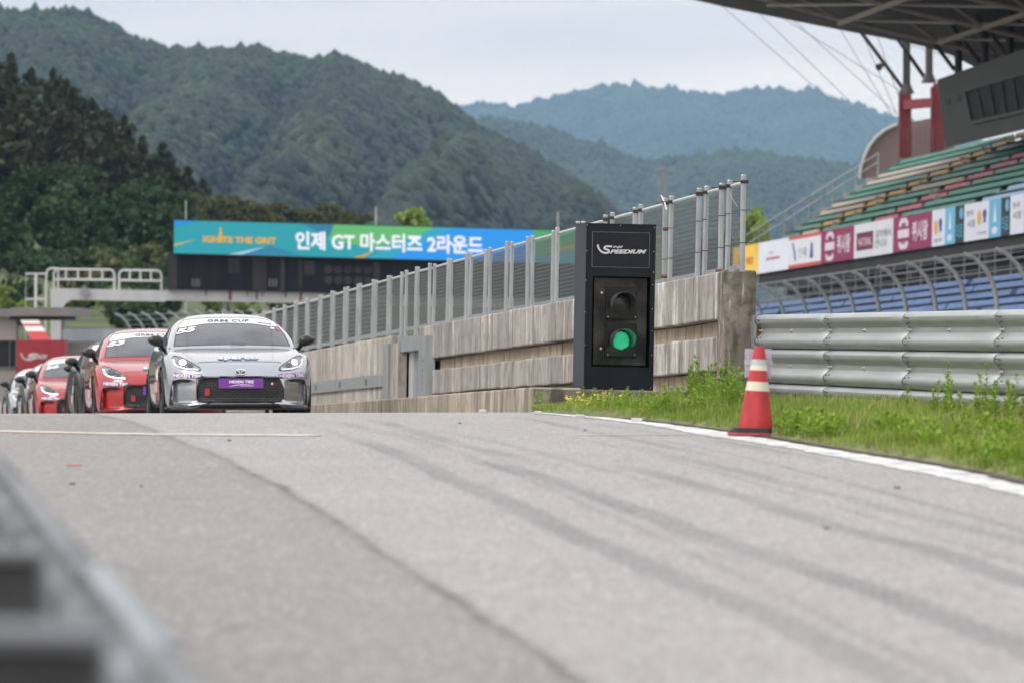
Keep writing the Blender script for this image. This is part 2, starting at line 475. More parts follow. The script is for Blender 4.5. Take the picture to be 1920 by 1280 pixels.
sa = [road_hit(-60, 807.5), road_hit(0, 808), road_hit(184, 812), road_hit(305, 814), road_hit(461, 815), road_hit(606, 816)]
g = []
for a, b in zip(sa[:-1], sa[1:]):
    for t in (0, .2, .4, .6, .8):
        p = a.lerp(b, t); w = .24
        g.append([(p.x, p.y - w, rz(p.x, p.y - w) + .004), (p.x, p.y + w, rz(p.x, p.y + w) + .004)])
p = sa[-1]; g.append([(p.x, p.y - .03, rz(p.x, p.y) + .004), (p.x, p.y + .03, rz(p.x, p.y) + .004)])
mb = MB(); mb.sheet(g); o = mb.build('start_line', peach); tag(o, 'faded peach line painted across the track', 'road marking', kind='structure')
worn = mat('road_paint_worn_peach', (0.44, 0.38, 0.33), .8, var=.12, scale=4)
g = []
for t in np.linspace(0, 1, 30):
    p = road_hit(1085 + 255 * t, 815.8 - 1.2 * t); w = .05
    g.append([(p.x, p.y - w, rz(p.x, p.y - w) + .004), (p.x, p.y + w, rz(p.x, p.y + w) + .004)])
mb = MB(); mb.sheet(g); o = mb.build('worn_line', worn); tag(o, 'worn rest of the peach line near the white edge line', 'road marking', kind='structure')
c = road_hit(140, 871)
mb = MB(); mb.raw([(c.x + dx, c.y + dy, rz(c.x + dx, c.y + dy) + .004) for dx, dy in ((-.04,-.17),(.02,-.2),(.05,-.1),(.04,.13),(-.03,.16),(-.05,.05))], [(0,1,2,3,4,5)])
o = mb.build('paint_mark', mat('paint_red_pale', (0.40, 0.17, 0.155), .8, var=.3, scale=20)); tag(o, 'small red paint mark on the asphalt', 'road marking', kind='structure')

# verge: soil and grass right of the line
UR = 10.16                                  # guard rail plane: X + TAN * Y
soil = mat('verge_soil', (0.14, 0.15, 0.055), .95, var=.45, scale=3.0, bump=.6, bscale=25)
g = []
for y in np.concatenate([np.linspace(4, 54, 101), np.linspace(54.2, 60.5, 20)]):
    xl = XO(y) + .10
    if y > 55.9: xl = max(xl, .30)
    row = []
    for t in np.concatenate([[0, .02, .05], np.linspace(.1, 1, 40)]):
        x = xl + (18 - xl) * t ** 1.5
        z = rz(x, y) if t == 0 else rz(xl, y) + (x - xl) * .006 + .03 * min(1, (x - xl) / .3) + .03 * vnoise(x, y, 33, 1.4)
        row.append((x, y, z + (.002 if t == 0 else 0.012)))
    g.append(row)
VG = MB(); VG.sheet(g); verge = VG.build('verge', soil, smooth=True); tag(verge, 'grassy verge between track and guard rail', 'verge', kind='structure')
def verge_z(x, y):
    xl = XO(y) + .10
    if y > 55.9: xl = max(xl, .30)
    return rz(xl, y) + (x - xl) * .006 + .03 * min(1, max(0, x - xl) / .3) + .03 * float(vnoise(x, y, 33, 1.4)) + .012
o = strip('asphalt_edge', lambda y: XO(y) + .03, lambda y: XO(y) + .15, 18, 46, .2, .008, mat('edge_brown', (0.075, 0.055, 0.048), .9, var=.4, scale=8), .05, 2)
tag(o, 'dark broken asphalt edge beside the white line', 'road edge', kind='structure')
# the concrete studs beside the line
for k, (px, py, w) in enumerate(((905, 772.4, 14), (1009, 775.5, 16), (1087, 782.2, 19), (1194, 789.6, 21))):
    c = road_hit(px, py + 1.0); s_ = c.y / FPX
    mb = MB(); mb.box((c.x, c.y + .06, rz(c.x, c.y) + .012), (w * s_, .12, .036))
    o = mb.build('road_stud', mat('stud_white', (0.52, 0.52, 0.50), .7, var=.15, scale=12), bevel=.01)
    tag(o, ['small pale block on the crest left of the concrete kerb corner', 'small pale block at the foot of the kerb corner',
            'small pale block before the weeds below the signal box', 'small pale block on the white line before the tall weeds'][k], 'marker block', group='pale blocks along the edge line')
# bits of rubber on the asphalt
for k, (px, py) in enumerate(((1097,807),(862,794),(430,826),(1550,991),(1683,915),(265,912),(135,908))):
    c = road_hit(px, py); r = R.uniform(.008, .018)
    n = 7; vs = [(c.x + r * math.cos(a) * R.uniform(.6, 1.3), c.y + 1.5 * r * math.sin(a) * R.uniform(.6, 1.3), rz(c.x, c.y) + .002) for a in [2 * math.pi * i / n for i in range(n)]]
    mb = MB(); mb.prism(vs, (0, 0, .008))
    o = mb.build('rubber_crumb', mat('rubber_bits', (0.07, 0.068, 0.066), .9))
    tag(o, 'small dark scrap of tyre rubber lying on the asphalt', 'tyre scrap', group='tyre rubber scraps on the track')

# grass blades
def blade_mesh(name, pts, hts, wid, m, lean=.45):
    n = len(pts); az = NR.rand(n) * 2 * np.pi; ln = NR.rand(n) * lean
    dx = np.cos(az); dy = np.sin(az); px_ = -dy; py_ = dx
    x, y, z = pts[:, 0], pts[:, 1], pts[:, 2]
    w = wid * (0.6 + 0.8 * NR.rand(n)); V = np.zeros((n, 5, 3))
    V[:, 0] = np.stack([x - px_ * w, y - py_ * w, z - .01], 1); V[:, 1] = np.stack([x + px_ * w, y + py_ * w, z - .01], 1)
    mx_, my_ = x + dx * hts * ln * .45, y + dy * hts * ln * .45
    V[:, 2] = np.stack([mx_ + px_ * w * .8, my_ + py_ * w * .8, z + hts * .6], 1); V[:, 3] = np.stack([mx_ - px_ * w * .8, my_ - py_ * w * .8, z + hts * .6], 1)
    V[:, 4] = np.stack([x + dx * hts * ln * 1.3, y + dy * hts * ln * 1.3, z + hts * (1 - .25 * ln)], 1)
    b = np.arange(n)[:, None] * 5
    T = np.concatenate([b + [0, 1, 2], b + [0, 2, 3], b + [3, 2, 4]], 1).reshape(-1, 3)
    return np_mesh(name, V.reshape(-1, 3), T, m)
def leaf_mat(name, a, b, rough=.55, trans=.25, noise=None):
    m = bpy.data.materials.new(name); m.use_nodes = True; t = m.node_tree; bs = t.nodes['Principled BSDF']
    g_ = t.nodes.new('ShaderNodeNewGeometry'); rp = t.nodes.new('ShaderNodeValToRGB')
    rp.color_ramp.elements[0].color = (*a, 1); rp.color_ramp.elements[1].color = (*b, 1)
    src = g_.outputs['Random Per Island']
    if noise:
        tcn = t.nodes.new('ShaderNodeTexCoord'); nz = t.nodes.new('ShaderNodeTexNoise'); nz.inputs['Scale'].default_value = noise; nz.inputs['Detail'].default_value = 3
        t.links.new(tcn.outputs['Object'], nz.inputs[0])
        mm = t.nodes.new('ShaderNodeMath'); mm.operation = 'MULTIPLY_ADD'; mm.inputs[1].default_value = .35
        sub = t.nodes.new('ShaderNodeMapRange'); sub.inputs[1].default_value = .35; sub.inputs[2].default_value = .65; sub.inputs[4].default_value = .65
        t.links.new(nz.outputs[0], sub.inputs[0]); t.links.new(src, mm.inputs[0]); t.links.new(sub.outputs[0], mm.inputs[2]); src = mm.outputs[0]
    t.links.new(src, rp.inputs[0]); t.links.new(rp.outputs[0], bs.inputs['Base Color'])
    bs.inputs['Roughness'].default_value = rough; bs.inputs['Specular IOR Level'].default_value = .25
    tr = t.nodes.new('ShaderNodeBsdfTranslucent'); ms = t.nodes.new('ShaderNodeMixShader'); ms.inputs[0].default_value = trans
    t.links.new(rp.outputs[0], tr.inputs[0]); t.links.new(bs.outputs[0], ms.inputs[1]); t.links.new(tr.outputs[0], ms.inputs[2])
    t.links.new(ms.outputs[0], t.nodes['Material Output'].inputs[0])
    MATS[name] = m
    return m
grass_m = leaf_mat('grass_blades', (0.125, 0.205, 0.028), (0.32, 0.42, 0.075), trans=.35, noise=.9)
pts = []; hts = []
while len(pts) < 85000:
    y = R.uniform(20, 57.5); u = R.random()
    x0 = XO(y) + .12
    if y > 55.2: x0 = max(x0, .25)
    x1 = UR - TAN * y + .3
    x = x0 + (x1 - x0) * u ** 1.25
    if x < x0 + .10 and R.random() < .5: continue
    nz = float(vnoise(x, y, 41, 1.1)); n2 = float(vnoise(x, y, 42, .35))
    if nz < .22 and R.random() < .55: continue
    h = .035 + .07 * nz * R.uniform(.5, 1.3) + .05 * max(0, n2 - .4)
    if y > 47: h *= 1.25
    if x - x0 < .25: h *= .55
    pts.append((x, y, verge_z(x, y))); hts.append(h * R.uniform(.7, 1.25))
o = link_mesh('grass', blade_mesh('grass', np.array(pts), np.array(hts), .004, grass_m))
tag(o, 'short green grass on the verge by the guard rail', 'grass', kind='stuff')
dry_m = leaf_mat('dry_grass', (0.30, 0.26, 0.12), (0.46, 0.40, 0.22), trans=.2)
pts = []; hts = []
while len(pts) < 5200:
    y = R.uniform(21, 57); x0 = XO(y) + .12; x1 = UR - TAN * y
    x = x0 + (x1 - x0) * (R.random() ** 2 if R.random() < .5 else R.uniform(.5, 1.0))
    if y > 55.2 and x < .4: continue
    pts.append((x, y, verge_z(x, y))); hts.append(R.uniform(.03, .08) if x - x0 < .3 else R.uniform(.08, .2))
o = link_mesh('dry_grass', blade_mesh('dry_grass', np.array(pts), np.array(hts), .0022, dry_m, .7))
tag(o, 'thin straw coloured grass stems among the green', 'grass', kind='stuff')
# ================================================================== weeds, trees, hills
weed_m = leaf_mat('weed_leaves', (0.17, 0.28, 0.03), (0.36, 0.50, 0.08), trans=.35)
stem_m = mat('weed_stem', (0.17, 0.25, 0.06), .6)
bloom_m = mat('yellow_bloom', (0.75, 0.52, 0.05), .6)
def weed_data(h, nl, seed, spread=.05, leaf=.055, bloom=False):
    r = random.Random(seed); st = MB(); lf = MB(); fl = MB()
    for s in range(r.choice((2, 3, 3, 4))):
        bx, by = r.uniform(-spread, spread), r.uniform(-spread, spread); hh = h * r.uniform(.65, 1)
        top = Vector((bx + r.uniform(-.05, .05), by + r.uniform(-.05, .05), hh)); b0 = Vector((bx, by, -.02)); md = b0.lerp(top, .5) + Vector((r.uniform(-.012, .012), r.uniform(-.012, .012), 0))
        st.tube([b0, md, top], [.0035, .003, .0015], 5)
        for k in range(nl):
            t = (k + 1) / nl; p = b0.lerp(md, t * 2) if t < .5 else md.lerp(top, t * 2 - 1)
            a = k * 2.4 + r.uniform(-.5, .5); L = leaf * (1.15 - .55 * t) * r.uniform(.7, 1.25); el = r.uniform(.2, 1.0)
            d = Vector((math.cos(a) * math.cos(el), math.sin(a) * math.cos(el), math.sin(el))); sd_ = d.cross(Vector((0, 0, 1))).normalized() * L * .23
            q = p + d * L; m_ = p + d * L * .5 + Vector((0, 0, L * .06))
            lf.raw([p, m_ + sd_, q - Vector((0, 0, L * .12)), m_ - sd_], [(0, 1, 2), (0, 2, 3)])
        if bloom:
            for k in range(5):
                c = top + Vector((r.uniform(-.03, .03), r.uniform(-.03, .03), r.uniform(-.03, .01))); e = .011
                fl.raw([c + Vector((e, 0, 0)), c + Vector((0, e, 0)), c + Vector((-e, 0, 0)), c + Vector((0, -e, 0)), c + Vector((0, 0, e))], [(0,1,4),(1,2,4),(2,3,4),(3,0,4),(3,2,1,0)])
        else:
            for k in range(7):
                a = r.uniform(0, 6.28); L = leaf * .45; p = top + Vector((0, 0, r.uniform(-.02, .005))); d = Vector((math.cos(a) * .6, math.sin(a) * .6, .9)); sd_ = d.cross(Vector((0, 0, 1))).normalized() * L * .2
                lf.raw([p, p + d * L * .5 + sd_, p + d * L, p + d * L * .5 - sd_], [(0, 1, 2), (0, 2, 3)])
    return st.mesh('stem', stem_m), lf.mesh('leaves', weed_m), (fl.mesh('flower', bloom_m) if bloom else None)
WEEDS = [weed_data(.36, 30, 1, .07, .075), weed_data(.28, 24, 2, .07, .07), weed_data(.22, 20, 3, .09, .07), weed_data(.44, 38, 4, .08, .075), weed_data(.14, 16, 5, .12, .10)]
BLOOM = weed_data(.13, 7, 9, .10, .05, True)
def plant(name, data, x, y, z, s, label, group, cat='weed'):
    t = thing(name, label, cat, (x, y, z), group, R.uniform(0, 6.28)); t.scale = (s, s, s)
    o = link_mesh('stem', data[0], t); o = link_mesh('leaves', data[1], t)
    if data[2] is not None: link_mesh('flower', data[2], t)
    return t
def verge_hit(px, py):
    d = P(px, py, 1.0) - CAM; y = 20.0
    while y < 59 and CZ + d.z * y > verge_z(d.x * y, y): y += .1
    return d.x * y, y
WP = [(1004,770,1,.78),(1095,758,2,.8),(1110,762,2,.7)]
for k in range(58):                       # tall weeds before the kerb, the signal box and the wall end
    px = R.uniform(1140, 1400); WP.append((px, R.uniform(752, 775) if px > 1200 else R.uniform(756, 770), R.choice((0, 0, 1, 1, 2, 3)) if px > 1245 else R.choice((2, 2, 4)), R.uniform(.75, 1.1) if px > 1245 else R.uniform(.45, .75)))
for k in range(8): WP.append((R.uniform(1345, 1475), R.uniform(748, 770), R.choice((0, 3, 3)), R.uniform(.9, 1.2)))
seen = set()
for k, (px, py, v, s) in enumerate(WP):
    x, y = verge_hit(px, py)
    y = min(y, 55.7) if x < 2.0 else min(y, 58)
    if abs(px - 1410) < 26 and y < 45: continue
    plant('tall_weed', WEEDS[v], x, y, verge_z(x, y), s,
          'leafy bright green weed by the kerb corner' if k == 0 else 'leafy bright green weed in the tall clump before the wall end', None if k == 0 else 'tall weeds before the wall end')
for k, (px, py, v, s) in enumerate([(1600,781,1,.8),(1690,784,2,1.0),(1762,786,0,.9),(1778,788,3,.95),(1790,789,1,1),(1832,788,0,.9),(1850,790,3,.95),(1862,793,0,.9),(1893,795,0,1.0),(1906,797,3,.85),(1917,800,1,1),(1940,800,0,1)]):
    x, y = verge_hit(px, py); u = x + TAN * y
    if u > UR - .12: x -= u - (UR - .12)
    plant('tall_weed', WEEDS[v], x, y, verge_z(x, y), s, 'leafy green weed standing against the guard rail', 'weeds along the guard rail')
for k in range(44):
    px = R.uniform(1020, 1390) if k < 8 else R.uniform(1450, 1915)
    py = R.uniform(765, 785) if k < 8 else R.uniform(800 + (px - 1450) * .05, 812 + (px - 1450) * .17)
    x, y = verge_hit(px, py)
    if x < XO(y) + .2: continue
    plant('low_weed', WEEDS[4], x, y, verge_z(x, y), R.uniform(.6, 1.1), 'low leafy weed tuft growing in the verge grass', 'low weed tufts in the grass')
for k in range(5):
    px = R.uniform(1062, 1190); x, y = verge_hit(px, R.uniform(760, 771)); y = min(y, 55.4)
    plant('yellow_flower', BLOOM, x, y, verge_z(x, y), R.uniform(.7, 1.1), 'small yellow flower before the signal box kerb', 'yellow flowers before the kerb', 'flower')

# ---- crowns
def crown_quads(centres, radii, nper, size, seed, flat=.7):
    r = np.random.RandomState(seed); out = []
    for c, rad in zip(centres, radii):
        d = r.normal(size=(nper, 3)); d /= np.linalg.norm(d, axis=1)[:, None]
        p = np.array(c) + d * np.array(rad) * (0.55 + .5 * r.rand(nper, 1))
        a = r.normal(size=(nper, 3)); a /= np.linalg.norm(a, axis=1)[:, None]
        b = np.cross(a, r.normal(size=(nper, 3))); b /= np.linalg.norm(b, axis=1)[:, None]
        s = size * (.5 + r.rand(nper, 1)); a *= s; b *= s * flat
        out.append(np.stack([p - a, p - b * .8, p + a, p + b], 1))
    q = np.concatenate(out); return q.reshape(-1, 3), np.arange(len(q) * 4).reshape(-1, 4)
pine_m = leaf_mat('pine_needles', (0.016, 0.025, 0.009), (0.058, 0.074, 0.025), trans=.1, noise=.5)
broad_m = leaf_mat('broad_leaves', (0.012, 0.032, 0.010), (0.046, 0.092, 0.024), trans=.2, noise=.5)
light_m = leaf_mat('young_leaves', (0.095, 0.15, 0.03), (0.21, 0.28, 0.06), trans=.25, noise=.5)
pale_m = leaf_mat('pale_young_leaves', (0.19, 0.28, 0.06), (0.36, 0.46, 0.11), trans=.3, noise=.5)
olive_m = leaf_mat('olive_leaves', (0.07, 0.085, 0.03), (0.13, 0.135, 0.05), trans=.2, noise=.5)
bark_m = mat('tree_bark', (0.09, 0.07, 0.055), .9, var=.3, scale=6, stretch=(1, 1, .2))
def pine(seed):
    r = random.Random(seed); cs = []; rs = []
    n = 9
    for k in range(n):
        t = k / (n - 1); z = 2.6 + 7.2 * t; w = (3.3 * (1 - t) ** .75 + .3) * r.uniform(.8, 1.15)
        m = 5 if t < .6 else 3
        for j in range(m):
            a = r.uniform(0, 6.28); q = w * r.uniform(.3, .75)
            cs.append((math.cos(a) * q, math.sin(a) * q, z + r.uniform(-.4, .3))); rs.append((w * .5, w * .5, .38))
    V, F = crown_quads(cs, rs, 64, .36, seed, .5)
    tr = MB(); tr.tube([(0, 0, -1.5), (0.1, 0, 3), (0, .05, 7), (0, 0, 10)], [.22, .17, .10, .03], 7)
    for k in range(10):
        a = r.uniform(0, 6.28); z = r.uniform(2.5, 8.5); l = 1.7 * (1 - (z - 2) / 9); tr.tube([(0, 0, z), (math.cos(a) * l, math.sin(a) * l, z + .2)], [.05, .02], 5)
    return np_mesh('crown', V, F, pine_m), tr.mesh('trunk', bark_m, smooth=True)
def broad(seed, m, h=7.0, w=3.0):
    r = random.Random(seed); cs = []; rs = []; tr = MB()
    tr.tube([(0, 0, -1.5), (.05, 0, h * .3), (0, .1, h * .6)], [.2, .15, .09], 7)
    for k in range(15):
        a = r.uniform(0, 6.28); q = w * .62 * math.sqrt(r.random()); z = h * r.uniform(.32, .88)
        s = w * r.uniform(.28, .5) * (1.1 - .35 * (z / h)); cs.append((math.cos(a) * q, math.sin(a) * q, z)); rs.append((s, s, s * .8))
        if k < 7: tr.tube([(0, .05, h * .4), (math.cos(a) * q * .9, math.sin(a) * q * .9, z)], [.07, .02], 5)
    V, F = crown_quads(cs, rs, 120, .27, seed, .7)
    return np_mesh('crown', V, F, m), tr.mesh('trunk', bark_m, smooth=True)
def bush(seed, m):
    r = random.Random(seed); cs = []; rs = []; tr = MB()
    for k in range(8):
        a = r.uniform(0, 6.28); q = .8 * math.sqrt(r.random()); z = r.uniform(.35, 1.25); s = r.uniform(.4, .65); cs.append((math.cos(a) * q, math.sin(a) * q, z)); rs.append((s, s, s * .9))
        tr.tube([(0, 0, -.4), (math.cos(a) * q * .8, math.sin(a) * q * .8, z)], [.04, .015], 5)
    V, F = crown_quads(cs, rs, 90, .15, seed, .7)
    return np_mesh('foliage', V, F, m), tr.mesh('stem', bark_m)
PINES = [pine(s) for s in (3, 8, 15)]
BROADS = [broad(s, broad_m) for s in (4, 9)]; LIGHTS = [broad(s, light_m, 6.0, 2.8) for s in (5, 12)]; OLIVES = [broad(s, olive_m, 7.0, 2.4) for s in (6,)]
PALES = [broad(s, pale_m, 6.0, 2.4) for s in (5, 12)]
BUSHES = [bush(1, light_m), bush(2, broad_m), bush(3, olive_m)]
def tree(name, data, base, s, label, cat='tree', group=None, sz=1.0):
    t = thing(name, label, cat, base, group, R.uniform(0, 6.28)); t.scale = (s, s, s * sz)
    link_mesh(data[0].name.split('.')[0], data[0], t); link_mesh(data[1].name.split('.')[0], data[1], t)
    return t

# ---- hills: real terrain with ridges at their own distances, covered by woodland
def lerp_line(pts):
    xs_ = [p[0] for p in pts]; ys_ = [p[1] for p in pts]
    return lambda x: np.interp(x, xs_, ys_)
def hill(name, ridge, Yr, Y0, z0, px0, px1, ncol, nrow, amp, fscale, seed, m, label, spur=0.0, spurk=(0.012, 6.0), back=1.25, top=0.0):
    cols = np.linspace(px0, px1, ncol); rdg = lerp_line(ridge)(cols)
    tt = np.concatenate([np.linspace(0, 1, nrow), [1.06, 1.15, back]])
    CX, T = np.meshgrid(cols, tt); RY = np.tile(rdg, (len(tt), 1))
    Y = Y0 + (Yr - Y0) * T
    Xr = (CX - 960) / FPX; Zr = CZ + ((640 - RY) / FPX + Xr * sr) * Yr
    a0 = (z0 - CZ) / Y0; ar = (Zr - top - CZ) / Yr                       # seen from the track the slope keeps rising to the ridge
    Z = CZ + (a0 + (ar - a0) * np.clip(T, 0, 1) ** .85) * Y
    Z = np.where(T > 1, Zr - top - (Zr - z0) * (T - 1) * 1.6, Z)
    X = Xr * Y
    env = np.clip(np.minimum(T * 3, (1.0 - T) * 2.4), 0, 1)
    nz = (vnoise(X, Y, seed, fscale) - .5) * 1.2 + (vnoise(X, Y, seed + 1, fscale * 2.6) - .5) * .5 + (vnoise(X, Y, seed + 2, fscale * 7) - .5) * .22
    sp = spur * 1.6 * (np.abs(np.sin(CX * spurk[0] - T * spurk[1] * .5 + 2.0 * vnoise(X, Y, seed + 7, fscale * .7))) - .75)
    Z = Z + env * amp * (nz + sp)
    V = np.stack([X.ravel(), Y.ravel(), Z.ravel()], 1); nr, nc = X.shape
    ii = (np.arange(nr - 1)[:, None] * nc + np.arange(nc - 1)[None, :]).ravel()
    F = np.stack([ii, ii + 1, ii + 1 + nc, ii + nc], 1)
    o = link_mesh(name, np_mesh(name, V, F, m, smooth=True)); tag(o, label, 'hill', kind='structure')
    return X, Y, Z
_ico = None
def ico():
    global _ico
    if _ico is None:
        bm = bmesh.new(); bmesh.ops.create_icosphere(bm, subdivisions=1, radius=1)
        _ico = (np.array([v.co[:] for v in bm.verts]), np.array([[v.index for v in f.verts] for f in bm.faces])); bm.free()
    return _ico
def forest(name, grid, n, rad, seed, m, label, quads=14, tmin=0.0, zs=1.0):
    X, Y, Z = grid; r = np.random.RandomState(seed); nr, nc = X.shape
    i = r.rand(n) ** .8 * (nr - 4.001) ; j = r.rand(n) * (nc - 1.001)
    i0 = i.astype(int); j0 = j.astype(int); fi = i - i0; fj = j - j0
    g = lambda A: A[i0, j0] * (1 - fi) * (1 - fj) + A[i0 + 1, j0] * fi * (1 - fj) + A[i0, j0 + 1] * (1 - fi) * fj + A[i0 + 1, j0 + 1] * fi * fj
    C = np.stack([g(X), g(Y), g(Z)], 1)
    rr = rad * (.55 + .8 * r.rand(n))
    iv, if_ = ico(); nv = len(iv)
    jit = 1 + .60 * (r.rand(n, nv, 1) - .5)
    sc = np.stack([rr, rr, rr * zs * (.8 + .7 * r.rand(n))], 1)[:, None, :]
    Vb = C[:, None, :] + iv[None] * jit * sc
    Fb = (np.arange(n)[:, None, None] * nv + if_[None]).reshape(-1, 3)
    me = np_mesh(name, Vb.reshape(-1, 3), Fb, m, smooth=True)
    o = link_mesh(name, me); tag(o, label, 'woodland', kind='stuff')
wood_a = leaf_mat('hill_woodland', (0.001, 0.004, 0.004), (0.027, 0.048, 0.018), trans=.0, noise=.016)
wood_b = leaf_mat('far_woodland', (0.006, 0.013, 0.009), (0.048, 0.080, 0.032), trans=.0, noise=.006)
floor_m = mat('hill_floor', (0.010, 0.018, 0.009), .95, var=.4, scale=.02)
main_ridge = [(-260,-60),(-100,-12),(0,4),(60,10),(110,14),(160,20),(200,45),(250,68),(300,80),(350,85),(420,88),(470,83),(530,96),(570,107),(610,98),(650,106),(680,126),(720,138),(770,152),(800,168),(830,192),(860,207),(900,237),(950,262),(1000,291),(1050,322),(1100,352),(1150,386),(1180,412),(1230,450),(1300,520),(1400,560)]
gm = hill('hill', main_ridge, 2700, 1500, -1.4, -260, 1400, 200, 80, 42, 1 / 260, 5, floor_m, 'long wooded hill behind the display board', spur=.75, spurk=(0.011, 9.0), top=4)
forest('woodland', gm, 27000, 3.3, 21, wood_a, 'woodland covering the long hill behind the display board', zs=1.0)
mid_ridge = [(700,300),(800,255),(860,228),(890,221),(930,212),(1000,229),(1060,251),(1120,263),(1170,286),(1210,300),(1240,293),(1300,283),(1400,277),(1480,291),(1560,301),(1620,300),(1700,310),(1800,330),(1960,360)]
gd = hill('hill', mid_ridge, 5500, 4200, -1.4, 700, 1960, 120, 40, 46, 1 / 600, 15, floor_m, 'lower wooded ridge in the middle distance', spur=.4, spurk=(0.009, 6.0), top=5.5)
forest('woodland', gd, 15000, 4.6, 22, wood_b, 'woodland on the middle ridge')
far_ridge = [(700,230),(800,205),(850,196),(890,190),(930,192),(960,197),(1000,181),(1050,170),(1100,161),(1150,154),(1190,153),(1230,160),(1260,163),(1300,169),(1340,173),(1380,166),(1430,161),(1480,163),(1520,166),(1560,181),(1610,196),(1660,213),(1700,226),(1800,250),(1960,290)]
gf = hill('hill', far_ridge, 11500, 9000, -1.4, 700, 1960, 120, 40, 95, 1 / 1200, 25, floor_m, 'far blue mountain on the horizon', spur=.45, spurk=(0.010, 6.0), top=10)
forest('woodland', gf, 15000, 9.0, 23, wood_b, 'woodland on the far blue mountain')

# ---- near wooded slope on the left: single trees
near_ridge = [(-150,60),(0,160),(60,185),(120,220),(180,262),(240,305),(300,350),(340,400),(420,430),(520,445),(640,450),(800,470),(1000,490)]
gn = hill('slope', near_ridge, 620, 400, -1.4, -150, 1000, 60, 20, 2, 1 / 40, 35, mat('slope_scrub', (0.014, 0.022, 0.009), .95, var=.5, scale=.15), 'wooded slope left of the display board')
def on_slope(px, py_base, Y): 
    return P(px, py_base, Y)
tops = [(-20,95,0),(15,108,1),(55,128,0),(95,140,2),(125,150,0),(160,195,1),(195,215,2),(230,238,0),(262,262,1),(300,268,0),(318,300,2),(350,322,1),(375,338,0),(-40,150,2),(30,200,1),(80,225,0),(140,255,2),(205,300,1),(255,330,2),(5,275,0),(110,330,1),(60,300,2),(170,350,0),(230,370,1),(300,345,2)]
tops += [(R.uniform(-30, 330), 0, R.choice((0, 1, 2))) for _ in range(26)]
tops = [(x, t if t else float(lerp_line(near_ridge)(x)) + R.uniform(-70, 60), v) for x, t, v in tops]
for k, (px, pt, v) in enumerate(tops):
    Y = 470 + (k * 37) % 100; hpx = 10.0 * FPX / Y * 1.0; sc = R.uniform(.85, 1.15)
    if k < 13: Y = 560 + (k * 17) % 60
    base = P(px, pt + 9.9 * sc * FPX / Y, Y)
    tree('pine_tree', PINES[v], base, sc, 'tall dark pine on the skyline of the left slope' if k < 13 else 'dark pine standing within the left slope wood', group='pines on the skyline of the left slope' if k < 13 else 'pines within the left slope wood')
for k in range(34):
    px = R.uniform(-20, 345); lim = 285 + px * .18; pt = R.uniform(max(lim, 300), 425); Y = 400 + (430 - pt) * .55 + R.uniform(-10, 10)
    d = R.choice(BROADS); sc = R.uniform(.7, 1.1)
    base = P(px, pt + 6.6 * sc * FPX / Y, Y)
    tree('broadleaf_tree', d, base, sc, 'leafy green tree low on the left slope', group='broadleaf trees low on the left slope')
for k, (px, pt) in enumerate([(395,368),(425,362),(455,372),(485,378),(515,376),(548,388),(585,390),(618,378),(640,392),(672,398),(440,385),(500,395),(365,360)]):
    Y = 520 + (k * 23) % 60; sc = R.uniform(.6, .85)
    base = P(px, pt + 6.6 * sc * FPX / Y, Y)
    tree('olive_tree', OLIVES[0], base, sc, 'olive brown tree in the row above the display board', group='olive trees above the display board')
base = P(772, 392 + 5.8 * .75 * FPX / 420, 420); tree('young_tree', PALES[0], base, .75, 'pale yellow green tree above the middle of the display board')
base = P(1412, 380 + 5.6 * .62 * 1.3 * FPX / 420, 420); tree('young_tree', PALES[1], base, .62, 'pale green slender tree beside the end of the grandstand', sz=1.25)
# scrub on the bank left of the gantry
for k in range(70):
    px = R.uniform(-20, 560); py = R.uniform(500, 618); 
    Y = 395 - (py - 500) * .75; sc = R.uniform(.8, 1.5)
    base = P(px, py + .3 * sc * FPX / Y, Y)
    v = R.choice((0, 0, 1, 2)) if py > 588 else R.choice((1, 1, 2, 1))
    tree('bush', BUSHES[v], base, sc, ['yellow green bush on the bank behind the gantry', 'dark green bush on the bank behind the gantry', 'olive bush on the bank behind the gantry'][v], 'bush', ['yellow green bushes on the bank', 'dark green bushes on the bank', 'olive bushes on the bank'][v])
added_left_ridge = [(-9000,-900),(-5000,-1000),(-2500,-700),(-1200,-350),(-400,-120),(-150,-60)]  # unseen hillside, added so the car flanks reflect dark slopes instead of sky
gl = hill('hill', added_left_ridge, 1300, 500, -1.4, -9000, -200, 90, 30, 12, 1 / 170, 55, floor_m, 'unseen wooded hillside added outside the left of the picture', top=8)
forest('woodland', gl, 16000, 8.0, 27, wood_a, 'woodland on the added hillside outside the left of the picture')
g = []
for py, Y in ((640, 300), (620, 305), (560, 352), (500, 398), (470, 420), (440, 450)):
    g.append([P(px, py, Y) for px in np.linspace(-4000, 1250, 90)])
mb = MB(); mb.sheet(g); o = mb.build('bank', mat('bank_grass', (0.075, 0.095, 0.033), .95, var=.5, scale=.3), smooth=True); tag(o, 'green grassy bank behind the gantry', 'bank', kind='structure')
